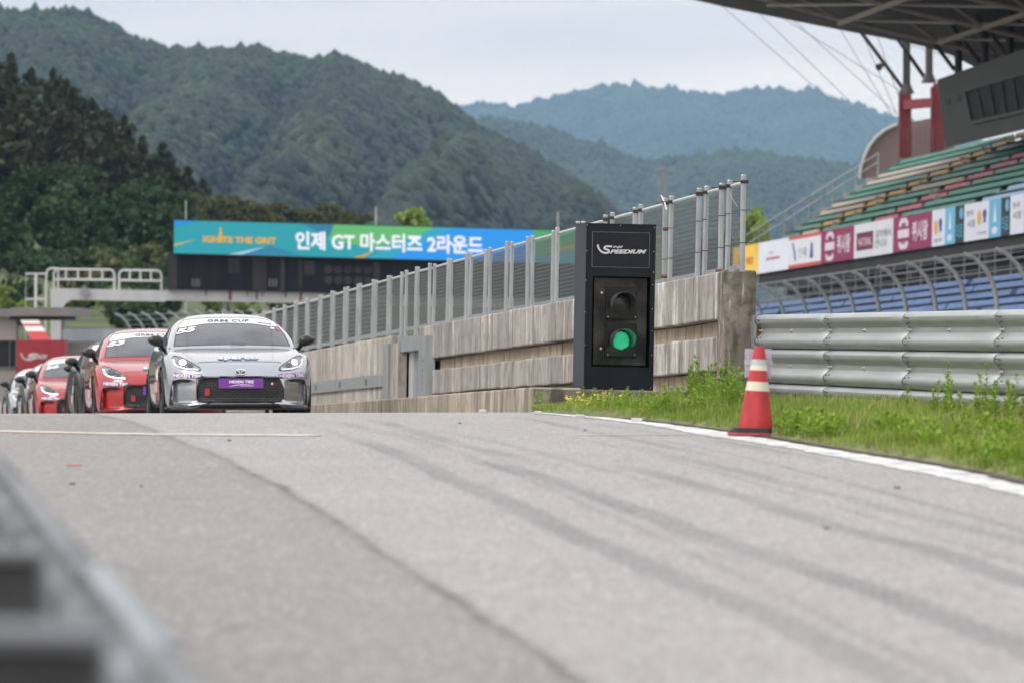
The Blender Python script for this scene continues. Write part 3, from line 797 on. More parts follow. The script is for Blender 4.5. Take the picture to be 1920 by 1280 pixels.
# ================================================================== pit wall, fence, kerb
def concrete(name, col, dark, light, streak=(1.7, 1.7, .15), mott=5.0, isl=.0, fine=40):
    m = bpy.data.materials.new(name); m.use_nodes = True; t = m.node_tree; b = t.nodes['Principled BSDF']; n = t.nodes.new; L = t.links.new
    tcn = n('ShaderNodeTexCoord')
    def noise(scale, st, det=4):
        q = n('ShaderNodeMapping'); q.inputs['Scale'].default_value = st; L(tcn.outputs['Object'], q.inputs[0])
        z = n('ShaderNodeTexNoise'); z.inputs['Scale'].default_value = scale; z.inputs['Detail'].default_value = det; L(q.outputs[0], z.inputs[0]); return z.outputs[0]
    def rng(src, a, b_, c, d):
        q = n('ShaderNodeMapRange'); q.inputs[1].default_value = a; q.inputs[2].default_value = b_; q.inputs[3].default_value = c; q.inputs[4].default_value = d; L(src, q.inputs[0]); return q.outputs[0]
    def mixc(f, a, b_):
        q = n('ShaderNodeMix'); q.data_type = 'RGBA'; L(f, q.inputs[0])
        for s_, i in ((a, 6), (b_, 7)):
            if hasattr(s_, 'node'): L(s_, q.inputs[i])
            else: q.inputs[i].default_value = (*s_, 1)
        return q.outputs[2]
    s1 = noise(1.0, streak, 5); s2 = noise(2.6, streak, 3); mt = noise(mott, (1, 1, 1), 5); fi = noise(fine, (1, 1, 1), 3)
    c = mixc(rng(s1, .30, .58, 0.15, .95), dark, col)
    c = mixc(rng(s2, .60, .65, 0, .8), c, light)
    c = mixc(rng(mt, .46, .70, 0, .7), c, dark)
    c = mixc(rng(fi, .58, .72, 0, .35), c, tuple(x * .5 for x in dark))
    big = noise(.55, (1, 1, 1), 5); c = mixc(rng(big, .42, .68, 0, .55), c, dark)
    spk = noise(3.2, (1.6, 1.6, .35), 6); c = mixc(rng(spk, .57, .66, 0, .6), c, tuple(x * .45 for x in dark))
    if isl:
        g_ = n('ShaderNodeNewGeometry'); c = mixc(rng(g_.outputs['Random Per Island'], 0, 1, 0, isl), c, dark)
    L(c, b.inputs['Base Color']); b.inputs['Roughness'].default_value = .88; b.inputs['Specular IOR Level'].default_value = .25
    bp = n('ShaderNodeBump'); bp.inputs['Strength'].default_value = .5; bp.inputs['Distance'].default_value = .01; L(mt, bp.inputs['Height']); L(bp.outputs[0], b.inputs['Normal'])
    MATS[name] = m; return m
conc = concrete('wall_concrete', (0.50, 0.472, 0.435), (0.20, 0.186, 0.17), (0.82, 0.79, 0.74))
conc_old = concrete('wall_concrete_left', (0.52, 0.485, 0.44), (0.27, 0.247, 0.22), (0.70, 0.66, 0.61))
conc_rec = concrete('recess_concrete', (0.52, 0.45, 0.355), (0.30, 0.25, 0.19), (0.62, 0.55, 0.45), streak=(2, 2, 1.5))
conc_end = concrete('end_concrete', (0.30, 0.265, 0.22), (0.07, 0.062, 0.055), (0.54, 0.49, 0.42), streak=(6, 6, .8), mott=9)
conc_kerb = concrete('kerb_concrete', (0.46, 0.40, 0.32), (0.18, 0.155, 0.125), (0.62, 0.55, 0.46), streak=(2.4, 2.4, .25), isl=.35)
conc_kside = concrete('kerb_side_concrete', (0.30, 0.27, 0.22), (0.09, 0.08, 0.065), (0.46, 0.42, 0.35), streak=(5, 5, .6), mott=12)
galv = mat('galvanised_steel', (0.36, 0.385, 0.40), .45, .55, var=.16, scale=9, stretch=(1, 1, .3), rvar=.08)
galv_d = mat('dull_galvanised_steel', (0.30, 0.325, 0.34), .55, .45, var=.2, scale=7, stretch=(1, 1, .2))
galv_l = mat('bright_galvanised_rail', (0.52, 0.53, 0.53), .45, .3, var=.1, scale=8)
rust = mat('rust', (0.16, 0.07, 0.035), .9, var=.5, scale=30)
blackish = mat('black_rubber', (0.025, 0.025, 0.027), .7)

UW = 9.83; WY0 = 59.6; WT = P(1363, 507, WY0).z; WSL = -0.0205
def W(u, Y, dz): return Vector((u - TAN * Y, Y, WT + WSL * (Y - WY0) + dz))
def wall_run(mb, u0, u1, Y0, Y1, z0, z1, step=1.2, wob=0.0, seed=0):
    n = max(1, int(round((Y1 - Y0) / step))); ys_ = [Y0 + (Y1 - Y0) * i / n for i in range(n + 1)]
    w = [wob * (float(vnoise(y, seed, 61, 1.7)) - .5) for y in ys_]; w2 = [wob * (float(vnoise(y, seed + 9, 62, 1.7)) - .5) for y in ys_]
    rows = []
    for y, a, b in zip(ys_, w, w2):
        rows += [W(u0, y, z0 + a), W(u1, y, z0 + a), W(u1, y, z1 + b), W(u0, y, z1 + b)]
    fs = [(3, 2, 1, 0), tuple(4 * n + k for k in range(4))]
    for i in range(n):
        for k in range(4): fs.append((4 * i + k, 4 * i + (k + 1) % 4, 4 * i + 4 + (k + 1) % 4, 4 * i + 4 + k))
    mb.raw(rows, fs)
wall = thing('concrete_wall', 'stained concrete pit wall with two long grooves behind the signal box', 'wall', W(UW, 60, -1.4))
YE = 88.3
mb = MB(); wall_run(mb, UW, UW + .31, 60.02, YE, -.505, 0, .6, .02, 1); mb.build('upper_slab', conc, wall, fix=True, bevel=.018)
mb = MB(); wall_run(mb, UW + .004, UW + .30, 60.02, YE - .6, -1.045, -.685, .6, .022, 2); mb.build('lower_slab', conc, wall, fix=True, bevel=.018)
for nm, z0, z1, s in (('groove_block', -.68, -.51, 3), ('base_block', -1.5, -1.05, 4)):
    mb = MB(); y = 60.03
    while y < YE - .7:
        y2 = min(y + R.uniform(1.5, 2.4), YE - .6); d = R.uniform(0, .02)
        wall_run(mb, UW + .12 + d, UW + .28, y, y2 - .012, z0, z1 - R.uniform(0, .012), 1.2, .012, s); y = y2
    mb.build(nm, conc_rec, wall, fix=True)
mb = MB(); wall_run(mb, UW - .012, UW + .33, 59.62, 60.015, -1.5, .004, .4, 0, 5); mb.build('end_block', conc_end, wall, fix=True, bevel=.025)
# left stretch of wall behind the cars with a steel band
lw = thing('concrete_wall', 'pale concrete wall with a flat steel band left of the steel gap posts', 'wall', W(UW, 92, -1.4))
YL0 = 92.6
mb = MB(); wall_run(mb, UW + .01, UW + .31, YL0, 175, -1.5, -.05, 1.2, .015, 6); mb.build('slab', conc_old, lw, fix=True, bevel=.02)
mb = MB(); wall_run(mb, UW - .035, UW + .005, YL0 + .7, 170, -.86, -.655, 4, 0, 7); mb.build('steel_band', galv, lw, fix=True)
mb = MB()
for y in (96, 100.5, 105, 109.5, 114): mb.box(W(UW - .04, y, -.755), (.02, .25, .10))
mb.build('bracket', galv_d, lw)
# steel gap frame between the two stretches
gp = thing('wall_gap_frame', 'galvanised steel frame closing the gap in the pit wall', 'gap frame', W(UW, 90, -1.4))
def px_bar(mb, px0, px1, py0, py1, u, dep=.12):
    """An upright plate on plane u covering these pixels."""
    Y0, Y1 = [FPX * u / (q + 403) for q in (px1, px0)]
    a = P(px1, py0, Y0).z; b = P(px1, py1, Y0).z
    z0, z1 = b - W(u, Y0, 0).z, a - W(u, Y0, 0).z
    wall_run(mb, u, u + dep, Y0, Y1, z0, z1, 5, 0, 8)
for nm, (a, b, c, d), u, m in (('post', (717, 727, 644, 770), UW - .10, galv_d), ('concrete_post', (727, 745, 642, 772), UW - .06, conc_old), ('post', (783, 797, 629, 768), UW - .10, galv), ('back_plate', (745, 783, 655, 772), UW + .12, galv_d), ('cap_plate', (744, 783, 627, 655), UW - .02, galv), ('lap_plate', (766, 774, 655, 772), UW + .09, galv_l)):
    mb = MB(); px_bar(mb, a, b, c, d, u, .14 if nm != 'back_plate' else .06); mb.build(nm, m, gp, fix=True)
mb = MB()
for py in (676, 693, 703, 718, 730): 
    Yq = FPX * (UW - .10) / (792 + 403); p = P(792, py, Yq); mb.box(p, (.02, .03, .03))
mb.build('bolt', galv_d, gp)

# chain-link fence on the wall: one run, its posts, rails and wire panels are parts
UF = UW + .16
fence = thing('chain_link_fence', 'galvanised chain link fence along the top of the concrete pit wall', 'fence', W(UF, 60, 0))
FPXS = [(1389,), (1361, 1348), (1318, 1305), (1253, 1243), (1196, 1187), (1144, 1131), (1090, 1080), (1041, 1034), (996, 987), (956, 947), (916, 907), (879, 872), (844, 837), (811, 803), (781, 778), (759, 751), (730, 726), (702, 697), (673, 668), (649, 644), (624, 620), (600, 596), (577, 573)]
yp = [FPX * (UF - .02) / (q + 403) for pr in FPXS for q in pr]
while len(yp) < 76: yp.append(yp[-2] + (yp[-1] - yp[-3] if len(yp) % 2 else 2.5))
yp = [yp[0]] + yp[1:]
panels = [(yp[i], yp[i + 1]) for i in range(0, len(yp) - 1, 2)]
FH = .965; FB = -.02
wire_m = mat('fence_wire', (0.17, 0.188, 0.19), .5, .3)
def lean(y): return .012 * (float(vnoise(y, 0, 71, .6)) - .3)
for k, (ya, yb) in enumerate(panels):
    near = k < 16
    for y in (ya, yb):
        hh = FH + R.uniform(-.015, .015); lx = R.uniform(-.008, .014); lo = FB
        if 88.4 < y < 92.2: lo = -.36
        mb = MB(); b0 = W(UF - .03, y, lo); t0 = W(UF - .03, y, hh) + Vector((lx, 0, 0))
        mb.tube([b0, t0], .0285, 10); mb.tube([t0, t0 + Vector((0, 0, .012))], [.032, .026], 10)
        p = mb.build('post', galv, fence, smooth=True)
    mb = MB(); mb.tube([W(UF, ya + .02, FH - .05), W(UF, yb - .02, FH - .05)], .021, 8); mb.build('top_rail', galv_l, fence, smooth=True)
    mb = MB(); mb.bar(W(UF - .01, ya + .02, .035), W(UF - .01, yb - .02, .035), .03, .05); mb.build('bottom_rail', galv, fence)
    # the woven wire
    a0, a1 = ya + .05, yb - .05; z0, z1 = .055, FH - .075; pit = .05 if near else .075; wr = .0025 if near else .0037
    V = []; F = []; nrow = int((z1 - z0) / (pit / 2))
    cols = int((a1 - a0) / pit)
    for c in range(cols + 1):
        yc = a0 + c * pit; base = None
        for r_ in range(nrow + 1):
            z = z0 + r_ * pit / 2; y = yc + (pit / 2 if r_ % 2 else 0) * 1.02
            uo = .006 if r_ % 2 else -.006
            q = W(UF + uo, min(y, a1 + .03), z); i0 = len(V)
            V += [(q.x - wr, q.y - wr, q.z), (q.x + wr, q.y - wr, q.z), (q.x, q.y + wr * 1.3, q.z)]
            if base is not None:
                for e in range(3): F.append((base + e, base + (e + 1) % 3, i0 + (e + 1) % 3, i0 + e))
            base = i0
    off = ORIG[fence.name]; V = np.array(V) - np.array(off)
    link_mesh('wire_mesh', np_mesh('wire_mesh', V, F, wire_m, smooth=True), fence)
    # wire ties and brackets
    if k < 6:
        for y in (ya, yb):
            for z in (.28, .62):
                mb = MB(); p = W(UF - .03, y, z); mb.lathe([(.031, -.004), (.035, 0), (.031, .004)], p, n=8); mb.bar(p + Vector((.02, 0, 0)), p + Vector((.075, .01, .004)), .006, .006); mb.build('tie', blackish, fence)
            mb = MB(); p = W(UF - .02, y, FH - .05); mb.box(p, (.08, .07, .035)); mb.bar(p + Vector((-.12, 0, 0)), p, .008, .008); mb.build('bracket', blackish, fence)
for (px, py) in ((1253, 430), (1250, 519), (1352, 509)):
    Yq = FPX * (UF - .03) / (px - 3 + 403); mb = MB(); p = P(px, py, Yq); mb.tube([p + Vector((-.06, -.03, 0)), p + Vector((.03, -.03, .005))], .022, 8); mb.build('hinge', rust, fence)
mb = MB(); mb.tube([P(1240, 367, 64.6), P(1246, 380, 64.55), P(1250, 394, 64.5)], .008, 6); mb.build('cable_tail', mat('white_cable', (0.75, 0.75, 0.75), .5), fence)
mb = MB(); mb.tube([P(1365, 357, 60.3), P(1373, 373, 60.0), P(1383, 388, 59.5)], .003, 5); mb.build('loose_wire', galv, fence)

# concrete kerb / plinth in front of the wall
KC = P(995, 725, 56.0); UK = KC.x + TAN * 56.0; KSL = (P(585, 757, 79.3).z - KC.z) / 23.3
def K(u, Y, dz): return Vector((u - TAN * Y, Y, KC.z + KSL * (Y - 56) + dz))
kerb = thing('concrete_kerb', 'long low concrete kerb running along the foot of the pit wall', 'kerb', K(UK, 57, -.6))
y = 56.0; mb = MB()
while y < 170:
    y2 = y + (3.8 if y > 57 else 5.4); w = .01 * R.random(); dz = R.uniform(-.012, .006) if y > 56 else 0
    a = [K(UK + w, y, -.75), K(UK + .5, y, -.75), K(UK + .5, y2 - .014, -.75), K(UK + w, y2 - .014, -.75), K(UK + w, y, dz), K(UK + .5, y, dz), K(UK + .5, y2 - .014, dz), K(UK + w, y2 - .014, dz)]
    mb.hexa(a); y = y2
mb.build('kerb_segment', conc_kerb, kerb, bevel=.02)
mb = MB(); a = []
for z in (-.75, -.012):
    a += [K(UK + .505, 56.0, z), K(UK + 2.75, 56.75, z), K(UK + 2.75, 170, z), K(UK + .505, 170, z)]
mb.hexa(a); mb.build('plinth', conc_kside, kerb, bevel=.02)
mb = MB(); a = []
for z in (-.70, -.018):
    a += [K(UK + .03, 55.985, z), K(UK + .503, 55.985, z), K(UK + .503, 55.999, z), K(UK + .03, 55.999, z)]
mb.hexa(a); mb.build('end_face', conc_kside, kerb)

# ================================================================== signal box
SA = math.radians(14.5); SW, SD, SH = .725, .42, 1.642
sr_ = Vector((math.cos(SA), math.sin(SA), 0)); sn = Vector((math.sin(SA), -math.cos(SA), 0)); su = Vector((0, 0, 1))
SF = P(1095, 724, 57.3); SF.z = K(UK + 1, 57.3, 0).z - .002
SH = P(1097, 420, 57.3).z - SF.z
sig = thing('signal_box', 'tall black track signal cabinet with a lit green lamp on the concrete kerb', 'signal box', SF + sr_ * SW / 2 - sn * SD / 2)
def Q(s, h, d=0.0): return SF + sr_ * s + su * h + sn * d
def ZQ(zx, zy): return ((zx - (58 + (1255 - zy) * .016)) / 540 * SW, (1257 - zy) / 1252 * SH)   # zoomed photo detail -> cabinet face
navy = mat('cabinet_navy_steel', (0.009, 0.012, 0.017), .45, .0, var=.3, scale=4, rvar=.08, spec=.22)
navy_lit_side = mat('cabinet_lit_side_steel', (0.040, 0.045, 0.054), .45, .0, var=.15, scale=3, rvar=.06, spec=.3)  # left face: the light falling on it is put into a lighter colour
door_m = mat('sun_bleached_black', (0.036, 0.035, 0.035), .45, 0, var=.85, scale=3.6, rvar=.1, contrast=(.42, .68), spec=.3)
lampbox_m = mat('lamp_housing_black', (0.014, 0.014, 0.015), .45, var=.3, scale=8, spec=.25)
screw_m = mat('bright_screw', (0.6, 0.62, 0.64), .3, .8)
def slab(mb, s0, s1, h0, h1, d0, d1):
    mb.hexa([Q(s0, h0, d1), Q(s1, h0, d1), Q(s1, h0, d0), Q(s0, h0, d0), Q(s0, h1, d1), Q(s1, h1, d1), Q(s1, h1, d0), Q(s0, h1, d0)])
(oa, ob), (oc, od) = ZQ(122, 1080), ZQ(573, 398)
ohl, ohh = ob, od; osl, osr = ZQ(120, 740)[0], ZQ(572, 740)[0]
mb = MB()
slab(mb, 0, osl, 0, SH, -SD, 0); slab(mb, osr, SW, 0, SH, -SD, 0); slab(mb, osl, osr, 0, ohl, -SD, -.002); slab(mb, osl, osr, ohh, SH, -SD, -.002); slab(mb, osl, osr, ohl, ohh, -SD, -.16)
mb.mi = 1; slab(mb, -.004, -.0005, 0, SH, -SD, -.004)
mb.build('cabinet', [navy, navy_lit_side], sig, fix=True)
n0 = ZQ(119, 327); n1 = ZQ(567, 65)
mb = MB(); slab(mb, n0[0], n1[0], n0[1], n1[1], -.0015, .003); np_ = mb.build('name_panel', mat('panel_navy', (0.012, 0.015, 0.021), .42, var=.12, scale=5, spec=.22), sig)
mb = MB(); e = .0028
for a in ((n0[0] - e, n1[0] + e, n0[1] - e, n0[1]), (n0[0] - e, n1[0] + e, n1[1], n1[1] + e), (n0[0] - e, n0[0], n0[1], n1[1]), (n1[0], n1[0] + e, n0[1], n1[1])): slab(mb, *a, -.0012, .0045)
mb.build('panel_edge', mat('panel_edge_grey', (0.22, 0.23, 0.25), .5), sig)
# the lettering
silver_l = mat('silver_lettering', (0.62, 0.62, 0.66), .4)
def LQ(zx, zy):
    px, py = 1090 + zx / 13.714, 440 + zy / 13.714
    return ((px - (1095 + (724 - py) * .0066)) / 130.5 * SW, (724.8 + (px - 1095) * .018 - py) / 304 * SH)
def ribbon(mb, pts, w, mapf, d):
    pts = [Vector((*p, 0)) for p in pts]; fine = []
    n = len(pts)
    for i in range(n - 1):
        p0, p1, p2, p3 = pts[max(i - 1, 0)], pts[i], pts[i + 1], pts[min(i + 2, n - 1)]
        for k in range(6):
            t = k / 6; fine.append(.5 * ((2 * p1) + (-p0 + p2) * t + (2 * p0 - 5 * p1 + 4 * p2 - p3) * t * t + (-p0 + 3 * p1 - 3 * p2 + p3) * t ** 3))
    fine.append(pts[-1]); g_ = []
    for i, p in enumerate(fine):
        t = (fine[min(i + 1, len(fine) - 1)] - fine[max(i - 1, 0)]).normalized(); nn = Vector((-t.y, t.x, 0)) * w / 2
        g_.append([mapf(p + nn, d), mapf(p - nn, d)])
    mb.sheet(g_)
mb = MB()
ribbon(mb, [(383,258),(398,340),(452,415),(530,462),(615,468),(668,445),(664,405),(610,383),(562,366),(556,330),(600,305),(665,302),(752,308)], 46, lambda p, d: Q(*LQ(p.x, p.y), d), .0045)
def text_on(mb, body, x0, x1, y0, y1, mapf, **kw):
    vs, fs, asp = text_geo(body, **kw)
    mb.raw([mapf(x0 + (x1 - x0) * x / asp, y1 + (y0 - y1) * y) for x, y in vs], fs)
text_on(mb, 'INJE', 768, 1040, 292, 356, lambda x, y: Q(*LQ(x, y), .0047), bold=.03, shear=.35)
text_on(mb, 'PEEDIUM', 692, 1645, 383, 487, lambda x, y: Q(*LQ(x, y), .0047), bold=.045, shear=.35)
mb.build('lettering', silver_l, np_)
# lamp door
d0 = ZQ(140, 1070); d1 = ZQ(553, 407); dsl = ZQ(138, 740)[0]; dsr = ZQ(554, 740)[0]
mb = MB(); slab(mb, dsl, dsr, d0[1], d1[1], -.159, -.035); ld = mb.build('lamp_door', door_m, sig, bevel=.006)
mb = MB(); s_ = ZQ(222, 740)[0]; slab(mb, s_ - .002, s_ + .002, d0[1] + .01, d1[1] - .01, -.036, -.0335); mb.build('seam', blackish, ld)
for zx, zy in ((203, 525), (197, 945)):
    a = ZQ(zx, zy); mb = MB(); mb.lathe([(0, .010), (.007, .010), (.014, .004), (.016, 0)], Q(*a, -.035), sn, 12); mb.build('screw', screw_m, sig, smooth=True)
def lamp(z0, z1, zc, lit, nm):
    a = ZQ(*z0); b = ZQ(*z1); c = ZQ(*zc)
    mb = MB(); slab(mb, a[0], b[0], a[1], b[1], -.034, -.012); h = mb.build(nm, lampbox_m, sig, bevel=.008)
    cc = Q(*c, -.012)
    mb = MB(); mb.lathe([(0, .016), (.05, .013), (.085, .006), (.100, .0)], cc, sn, 32)
    mb.build('lens', mat('lamp_lens_dark', (0.02, 0.022, 0.022), .25), h, smooth=True)
    # LED dots
    ax = sn; r1 = sr_; mb = MB()
    for rad, n in ((0.0895, 61),):
        for j in range(n):                   # dots spread like sunflower seeds
            rad = .0895 * math.sqrt((j + .5) / n); t = j * 2.39996; p = cc + r1 * math.cos(t) * rad + su * math.sin(t) * rad + sn * (.0022 + float(np.interp(rad, (0, .05, .083, .1), (.0172, .0142, .0072, .0))))
            mb.raw([p + r1 * .0040 * math.cos(q * math.pi / 3) + su * .0040 * math.sin(q * math.pi / 3) for q in range(6)], [tuple(range(6))])
    mb.build('led_dots', mat('led_green', (0.12, 0.75, 0.48), .4, emis=2.6, ecol=(0.08, 0.95, 0.50)) if lit else mat('led_off', (0.13, 0.12, 0.11), .3), h)
    if lit:
        mb = MB(); mb.lathe([(0, .0172), (.05, .0142), (.083, .0072)], cc, sn, 32); mb.build('glow_lens', mat('led_glow', (0.001, 0.012, 0.008), .6, emis=.03, ecol=(0.01, 0.42, 0.22)), h, smooth=True)
    # visor: a tunnel, cut away at the bottom
    V = []; F = []; n = 40; L = .185; prof = [(.113, 0, 1), (.122, 1, 1), (.117, 1, 1), (.109, 0, 1)]
    ang = [math.radians(-118 + 236 * k / n) for k in range(n + 1)]
    for k, t in enumerate(ang):
        ln = L * (.42 + .58 * min(1, max(0, (math.cos(t) + .60) / .9)))
        for r_, e_, _ in prof:
            p = cc + (sr_ * math.sin(t) + su * math.cos(t)) * r_ + sn * (ln * e_); V.append(p)
        if k:
            for q in range(4): F.append(((k - 1) * 4 + q, (k - 1) * 4 + (q + 1) % 4, k * 4 + (q + 1) % 4, k * 4 + q))
    mb = MB(); mb.raw(V, F); mb.build('visor', mat('visor_black', (0.055, 0.058, 0.062), .4, var=.3, scale=6), h, smooth=True, fix=True)
    if lit:                                   # the green lamp lights the inside of its own visor
        ld_ = bpy.data.lights.new('green_lamp_light', 'POINT'); ld_.energy = 1.0; ld_.color = (.03, 1.0, .48); ld_.shadow_soft_size = .02
        lo_ = bpy.data.objects.new('green_lamp_light', ld_); COL.objects.link(lo_); lo_.parent = sig; lo_.location = cc + sn * .14 - ORIG[sig.name]
    mb = MB()
    for zx, zy in ((z0[0] + 20, z0[1] - 18), (z1[0] - 18, z0[1] - 18)):
        a_ = ZQ(zx, zy); mb.lathe([(0, .003), (.004, .003), (.006, 0)], Q(*a_, -.0118), sn, 8)
    mb.build('screw', screw_m, h)
lamp((228, 722), (478, 472), (345, 604), False, 'upper_lamp')
lamp((226, 1006), (474, 748), (345, 882), True, 'green_lamp')
mb = MB()
for zx, zy in ((78, 208), (72, 430), (67, 670), (66, 918), (57, 1235), (600, 205), (600, 360), (592, 455), (590, 640), (588, 805), (585, 985), (577, 1235), (340, 12), (82, 14), (606, 22)):
    a = ZQ(zx, zy); mb.lathe([(0, .003), (.0035, .003), (.005, 0)], Q(*a, 0), sn, 8)
mb.build('rivet', screw_m, sig)
mb = MB(); slab(mb, -.004, -.0015, SH * .02, SH * .02 + .004, -SD, 0)
slab(mb, -.006, SW + .006, SH, SH + .008, -SD - .006, .004); mb.build('top_plate', navy, sig)

# ================================================================== guard rail on the right
GT = P(1553, 588.3, 55.3).z
def G(off, Y, dz): return Vector((UR - off - TAN * Y, Y, GT - .0012 * (Y - 55.3) + dz))
rail_m = mat('guard_rail_steel', (0.37, 0.395, 0.39), .5, .4, var=.10, scale=3, stretch=(1, .3, 6), rvar=.06, bump=.04, bscale=30)
gr = thing('guard_rail', 'triple galvanised guard rail bolted beside the grass verge', 'guard rail', G(0, 50, -1.1))
WP_ = [(.0, 0), (.030, -.008), (.062, -.022), (.078, -.045), (.078, -.070), (.066, -.090), (.030, -.122), (.016, -.138), (.016, -.190), (.030, -.206), (.066, -.240), (.078, -.260), (.078, -.285), (.062, -.312), (.030, -.330), (.0, -.352)]
def rail_panel(mb, Ya, Yb, zt, lap):
    g_ = []
    n = 6
    for i in range(n + 1):
        y = Ya + (Yb - Ya) * i / n; o_ = lap * (1 - i / n)
        g_.append([G(o + o_ + .0015 * math.sin(i * 1.3 + zt * 9), y, zt + z) for o, z in WP_])
    mb.sheet(g_)
    mb.sheet([[p + Vector((.004, 0, 0)) for p in g_[0]], g_[0]])
seams = [59.2, 55.3, 51.4, 47.5, 43.6, 39.7, 35.8, 31.9, 28.0]
bolt_me = None
for a, b in zip(seams[1:], seams[:-1]):
    for tier in range(3):
        zt = -.350 * tier
        mb = MB(); rail_panel(mb, a - .06, b, zt, .010)
        # slots by the lap
        o = mb.build('rail_panel', rail_m, gr, smooth=True, fix=False); md = o.modifiers.new('thickness', 'SOLIDIFY'); md.thickness = .004
        mb = MB(); mb.sheet([[G(o_ + .0035 + .006, y, zt + z) for o_, z in WP_] for y in (b - .010, b - .048)]); mb.build('lap_gap', blackish, gr)
        if tier < 3:
            for dy, o_, zz in ((-.30, .080, -.058), (-.18, .080, -.052), (-.26, .060, -.098), (-.16, .055, -.104), (-.30, .060, -.236), (-.16, .066, -.240), (-.22, .078, -.292)):
                mb = MB(); p = G(o_ + .012, b + dy, zt + zz); mb.box(p, (.002, .075, .010), Matrix.Rotation(TAN, 3, 'Z')); mb.build('slot', blackish, gr)
        for y in (b - .12, (a + b) / 2 + .1):
            p = G(.016, y, zt - .164)
            if bolt_me is None:
                mb = MB(); mb.lathe([(0, .040), (.010, .040), (.010, .016), (.020, .014), (.022, 0)], (0, 0, 0), (-1, -.15, 0), 12); bolt_me = mb.mesh('bolt', galv, smooth=True)
            o = link_mesh('bolt', bolt_me, gr); o.location = p - ORIG[gr.name]
for k in range(16):
    y = 59.0 - 1.95 * k; mb = MB(); mb.hexa([G(-.02, y - .05, -1.3), G(-.17, y - .05, -1.3), G(-.17, y + .05, -1.3), G(-.02, y + .05, -1.3), G(-.02, y - .05, -.05), G(-.17, y - .05, -.05), G(-.17, y + .05, -.05), G(-.02, y + .05, -.05)]); mb.build('post', galv_d, gr)
# end shoe at the wall
mb = MB()
mb.hexa([G(.05, 59.3, -.335), G(-.03, 59.3, -.335), G(-.03, 59.60, -.335), G(.05, 59.60, -.335), G(.05, 59.3, -.004), G(-.03, 59.3, -.004), G(-.03, 59.6, -.004), G(.05, 59.6, -.004)])
mb.build('end_shoe', galv, gr)
mb = MB(); mb.hexa([G(.03, 59.42, -1.2), G(.02, 59.42, -1.2), G(.02, 59.60, -1.2), G(.03, 59.6, -1.2), G(.03, 59.42, -.35), G(.02, 59.42, -.35), G(.02, 59.6, -.35), G(.03, 59.6, -.35)]); mb.build('side_plate', galv, gr)
mb = MB(); mb.box(G(.03, 59.24, -.165), (.05, .02, .12)); mb.build('rust_patch', rust, gr)

# ================================================================== traffic cone
CB = road_hit(1409, 817); CB.z = rz(CB.x, CB.y) + .006
pm = FPX / CB.y / 6.4 * 1.0          # zoomed detail pixels per metre
pm = 6.4 * FPX / CB.y
cone_m = mat('cone_red', (0.45, 0.036, 0.040), .6, var=.28, scale=13, stretch=(1, 1, .4))
cone = thing('traffic_cone', 'faded red traffic cone with cream bands on the white edge line', 'traffic cone', CB)
H = 962 / pm; rb = 207 / pm; rt = 60 / pm; zb = 95 / pm
axis = Vector((.033, 0, 1)).normalized(); c0 = CB + Vector(((497 - 450) / pm, 0, zb))
def rad(t): return rb + (rt - rb) * t
tz = lambda zy: (1100 - zy) / 962
def ring(mb, t0, t1, off=0.0): mb.lathe([(rad(t0) + off, H * t0), (rad(t1) + off, H * t1)], c0, axis, 32)
mb = MB(); mb.lathe([(rb, -.01), (rb, 0), (rad(.5), H * .5), (rt, H), (rt - .006, H + .004), (rt - .012, H - .01), (rt - .02, H * .8)], c0, axis, 32); mb.build('body', cone_m, cone, smooth=True)
mb = MB(); ring(mb, tz(660), tz(550), .0025); mb.build('reflective_band', mat('band_cream', (0.68, 0.63, 0.50), .5, var=.08, scale=12), cone, smooth=True)
mb = MB(); ring(mb, tz(415), tz(345), .0025); mb.build('reflective_band', MATS['band_cream'], cone, smooth=True)
mb = MB(); ring(mb, tz(352), tz(284), .0035); mb.build('grey_tape', mat('duct_tape_grey', (0.44, 0.49, 0.53), .45, .1, var=.12, scale=20), cone, smooth=True)
def octo(s, c, z, dx=0): 
    k = s * .3; return [(c.x + dx + a, c.y + b, z) for a, b in ((-s + k, -s), (s - k, -s), (s, -s + k), (s, s - k), (s - k, s), (-s + k, s), (-s, s - k), (-s, -s + k))]
mb = MB(); mb.prism(octo(285 / pm, CB, CB.z), (0, 0, 34 / pm)); mb.build('base', mat('cone_base_red', (0.40, 0.06, 0.06), .6, var=.2, scale=10), cone, bevel=.004)
mb = MB(); mb.prism(octo(262 / pm, CB, CB.z + 34 / pm), (0, 0, 34 / pm)); mb.prism(octo(235 / pm, CB, CB.z + 68 / pm, .006), (0, 0, 22 / pm)); mb.build('rubber_weight', mat('cone_rubber', (0.028, 0.030, 0.036), .6, var=.2, scale=8), cone, bevel=.004)
slv = bpy.data.materials.new('lilac_clear_plastic'); slv.use_nodes = True; t_ = slv.node_tree
t_.nodes['Principled BSDF'].inputs['Base Color'].default_value = (0.66, 0.58, 0.74, 1); t_.nodes['Principled BSDF'].inputs['Roughness'].default_value = .25
tp = t_.nodes.new('ShaderNodeBsdfTransparent'); tp.inputs[0].default_value = (.93, .88, .97, 1); ms = t_.nodes.new('ShaderNodeMixShader'); ms.inputs[0].default_value = .45
t_.links.new(t_.nodes['Principled BSDF'].outputs[0], ms.inputs[1]); t_.links.new(tp.outputs[0], ms.inputs[2]); t_.links.new(ms.outputs[0], t_.nodes['Material Output'].inputs[0])
cz_ = c0 + axis * H * tz(320)
mb = MB(); w2 = 160 / pm; yb = .035
mb.box((cz_.x - .003, cz_.y + rad(tz(320)) + .006, cz_.z - (330 - 320) / pm), (2 * w2, .004, 345 / pm)); mb.build('plastic_sleeve', slv, cone, bevel=.004)
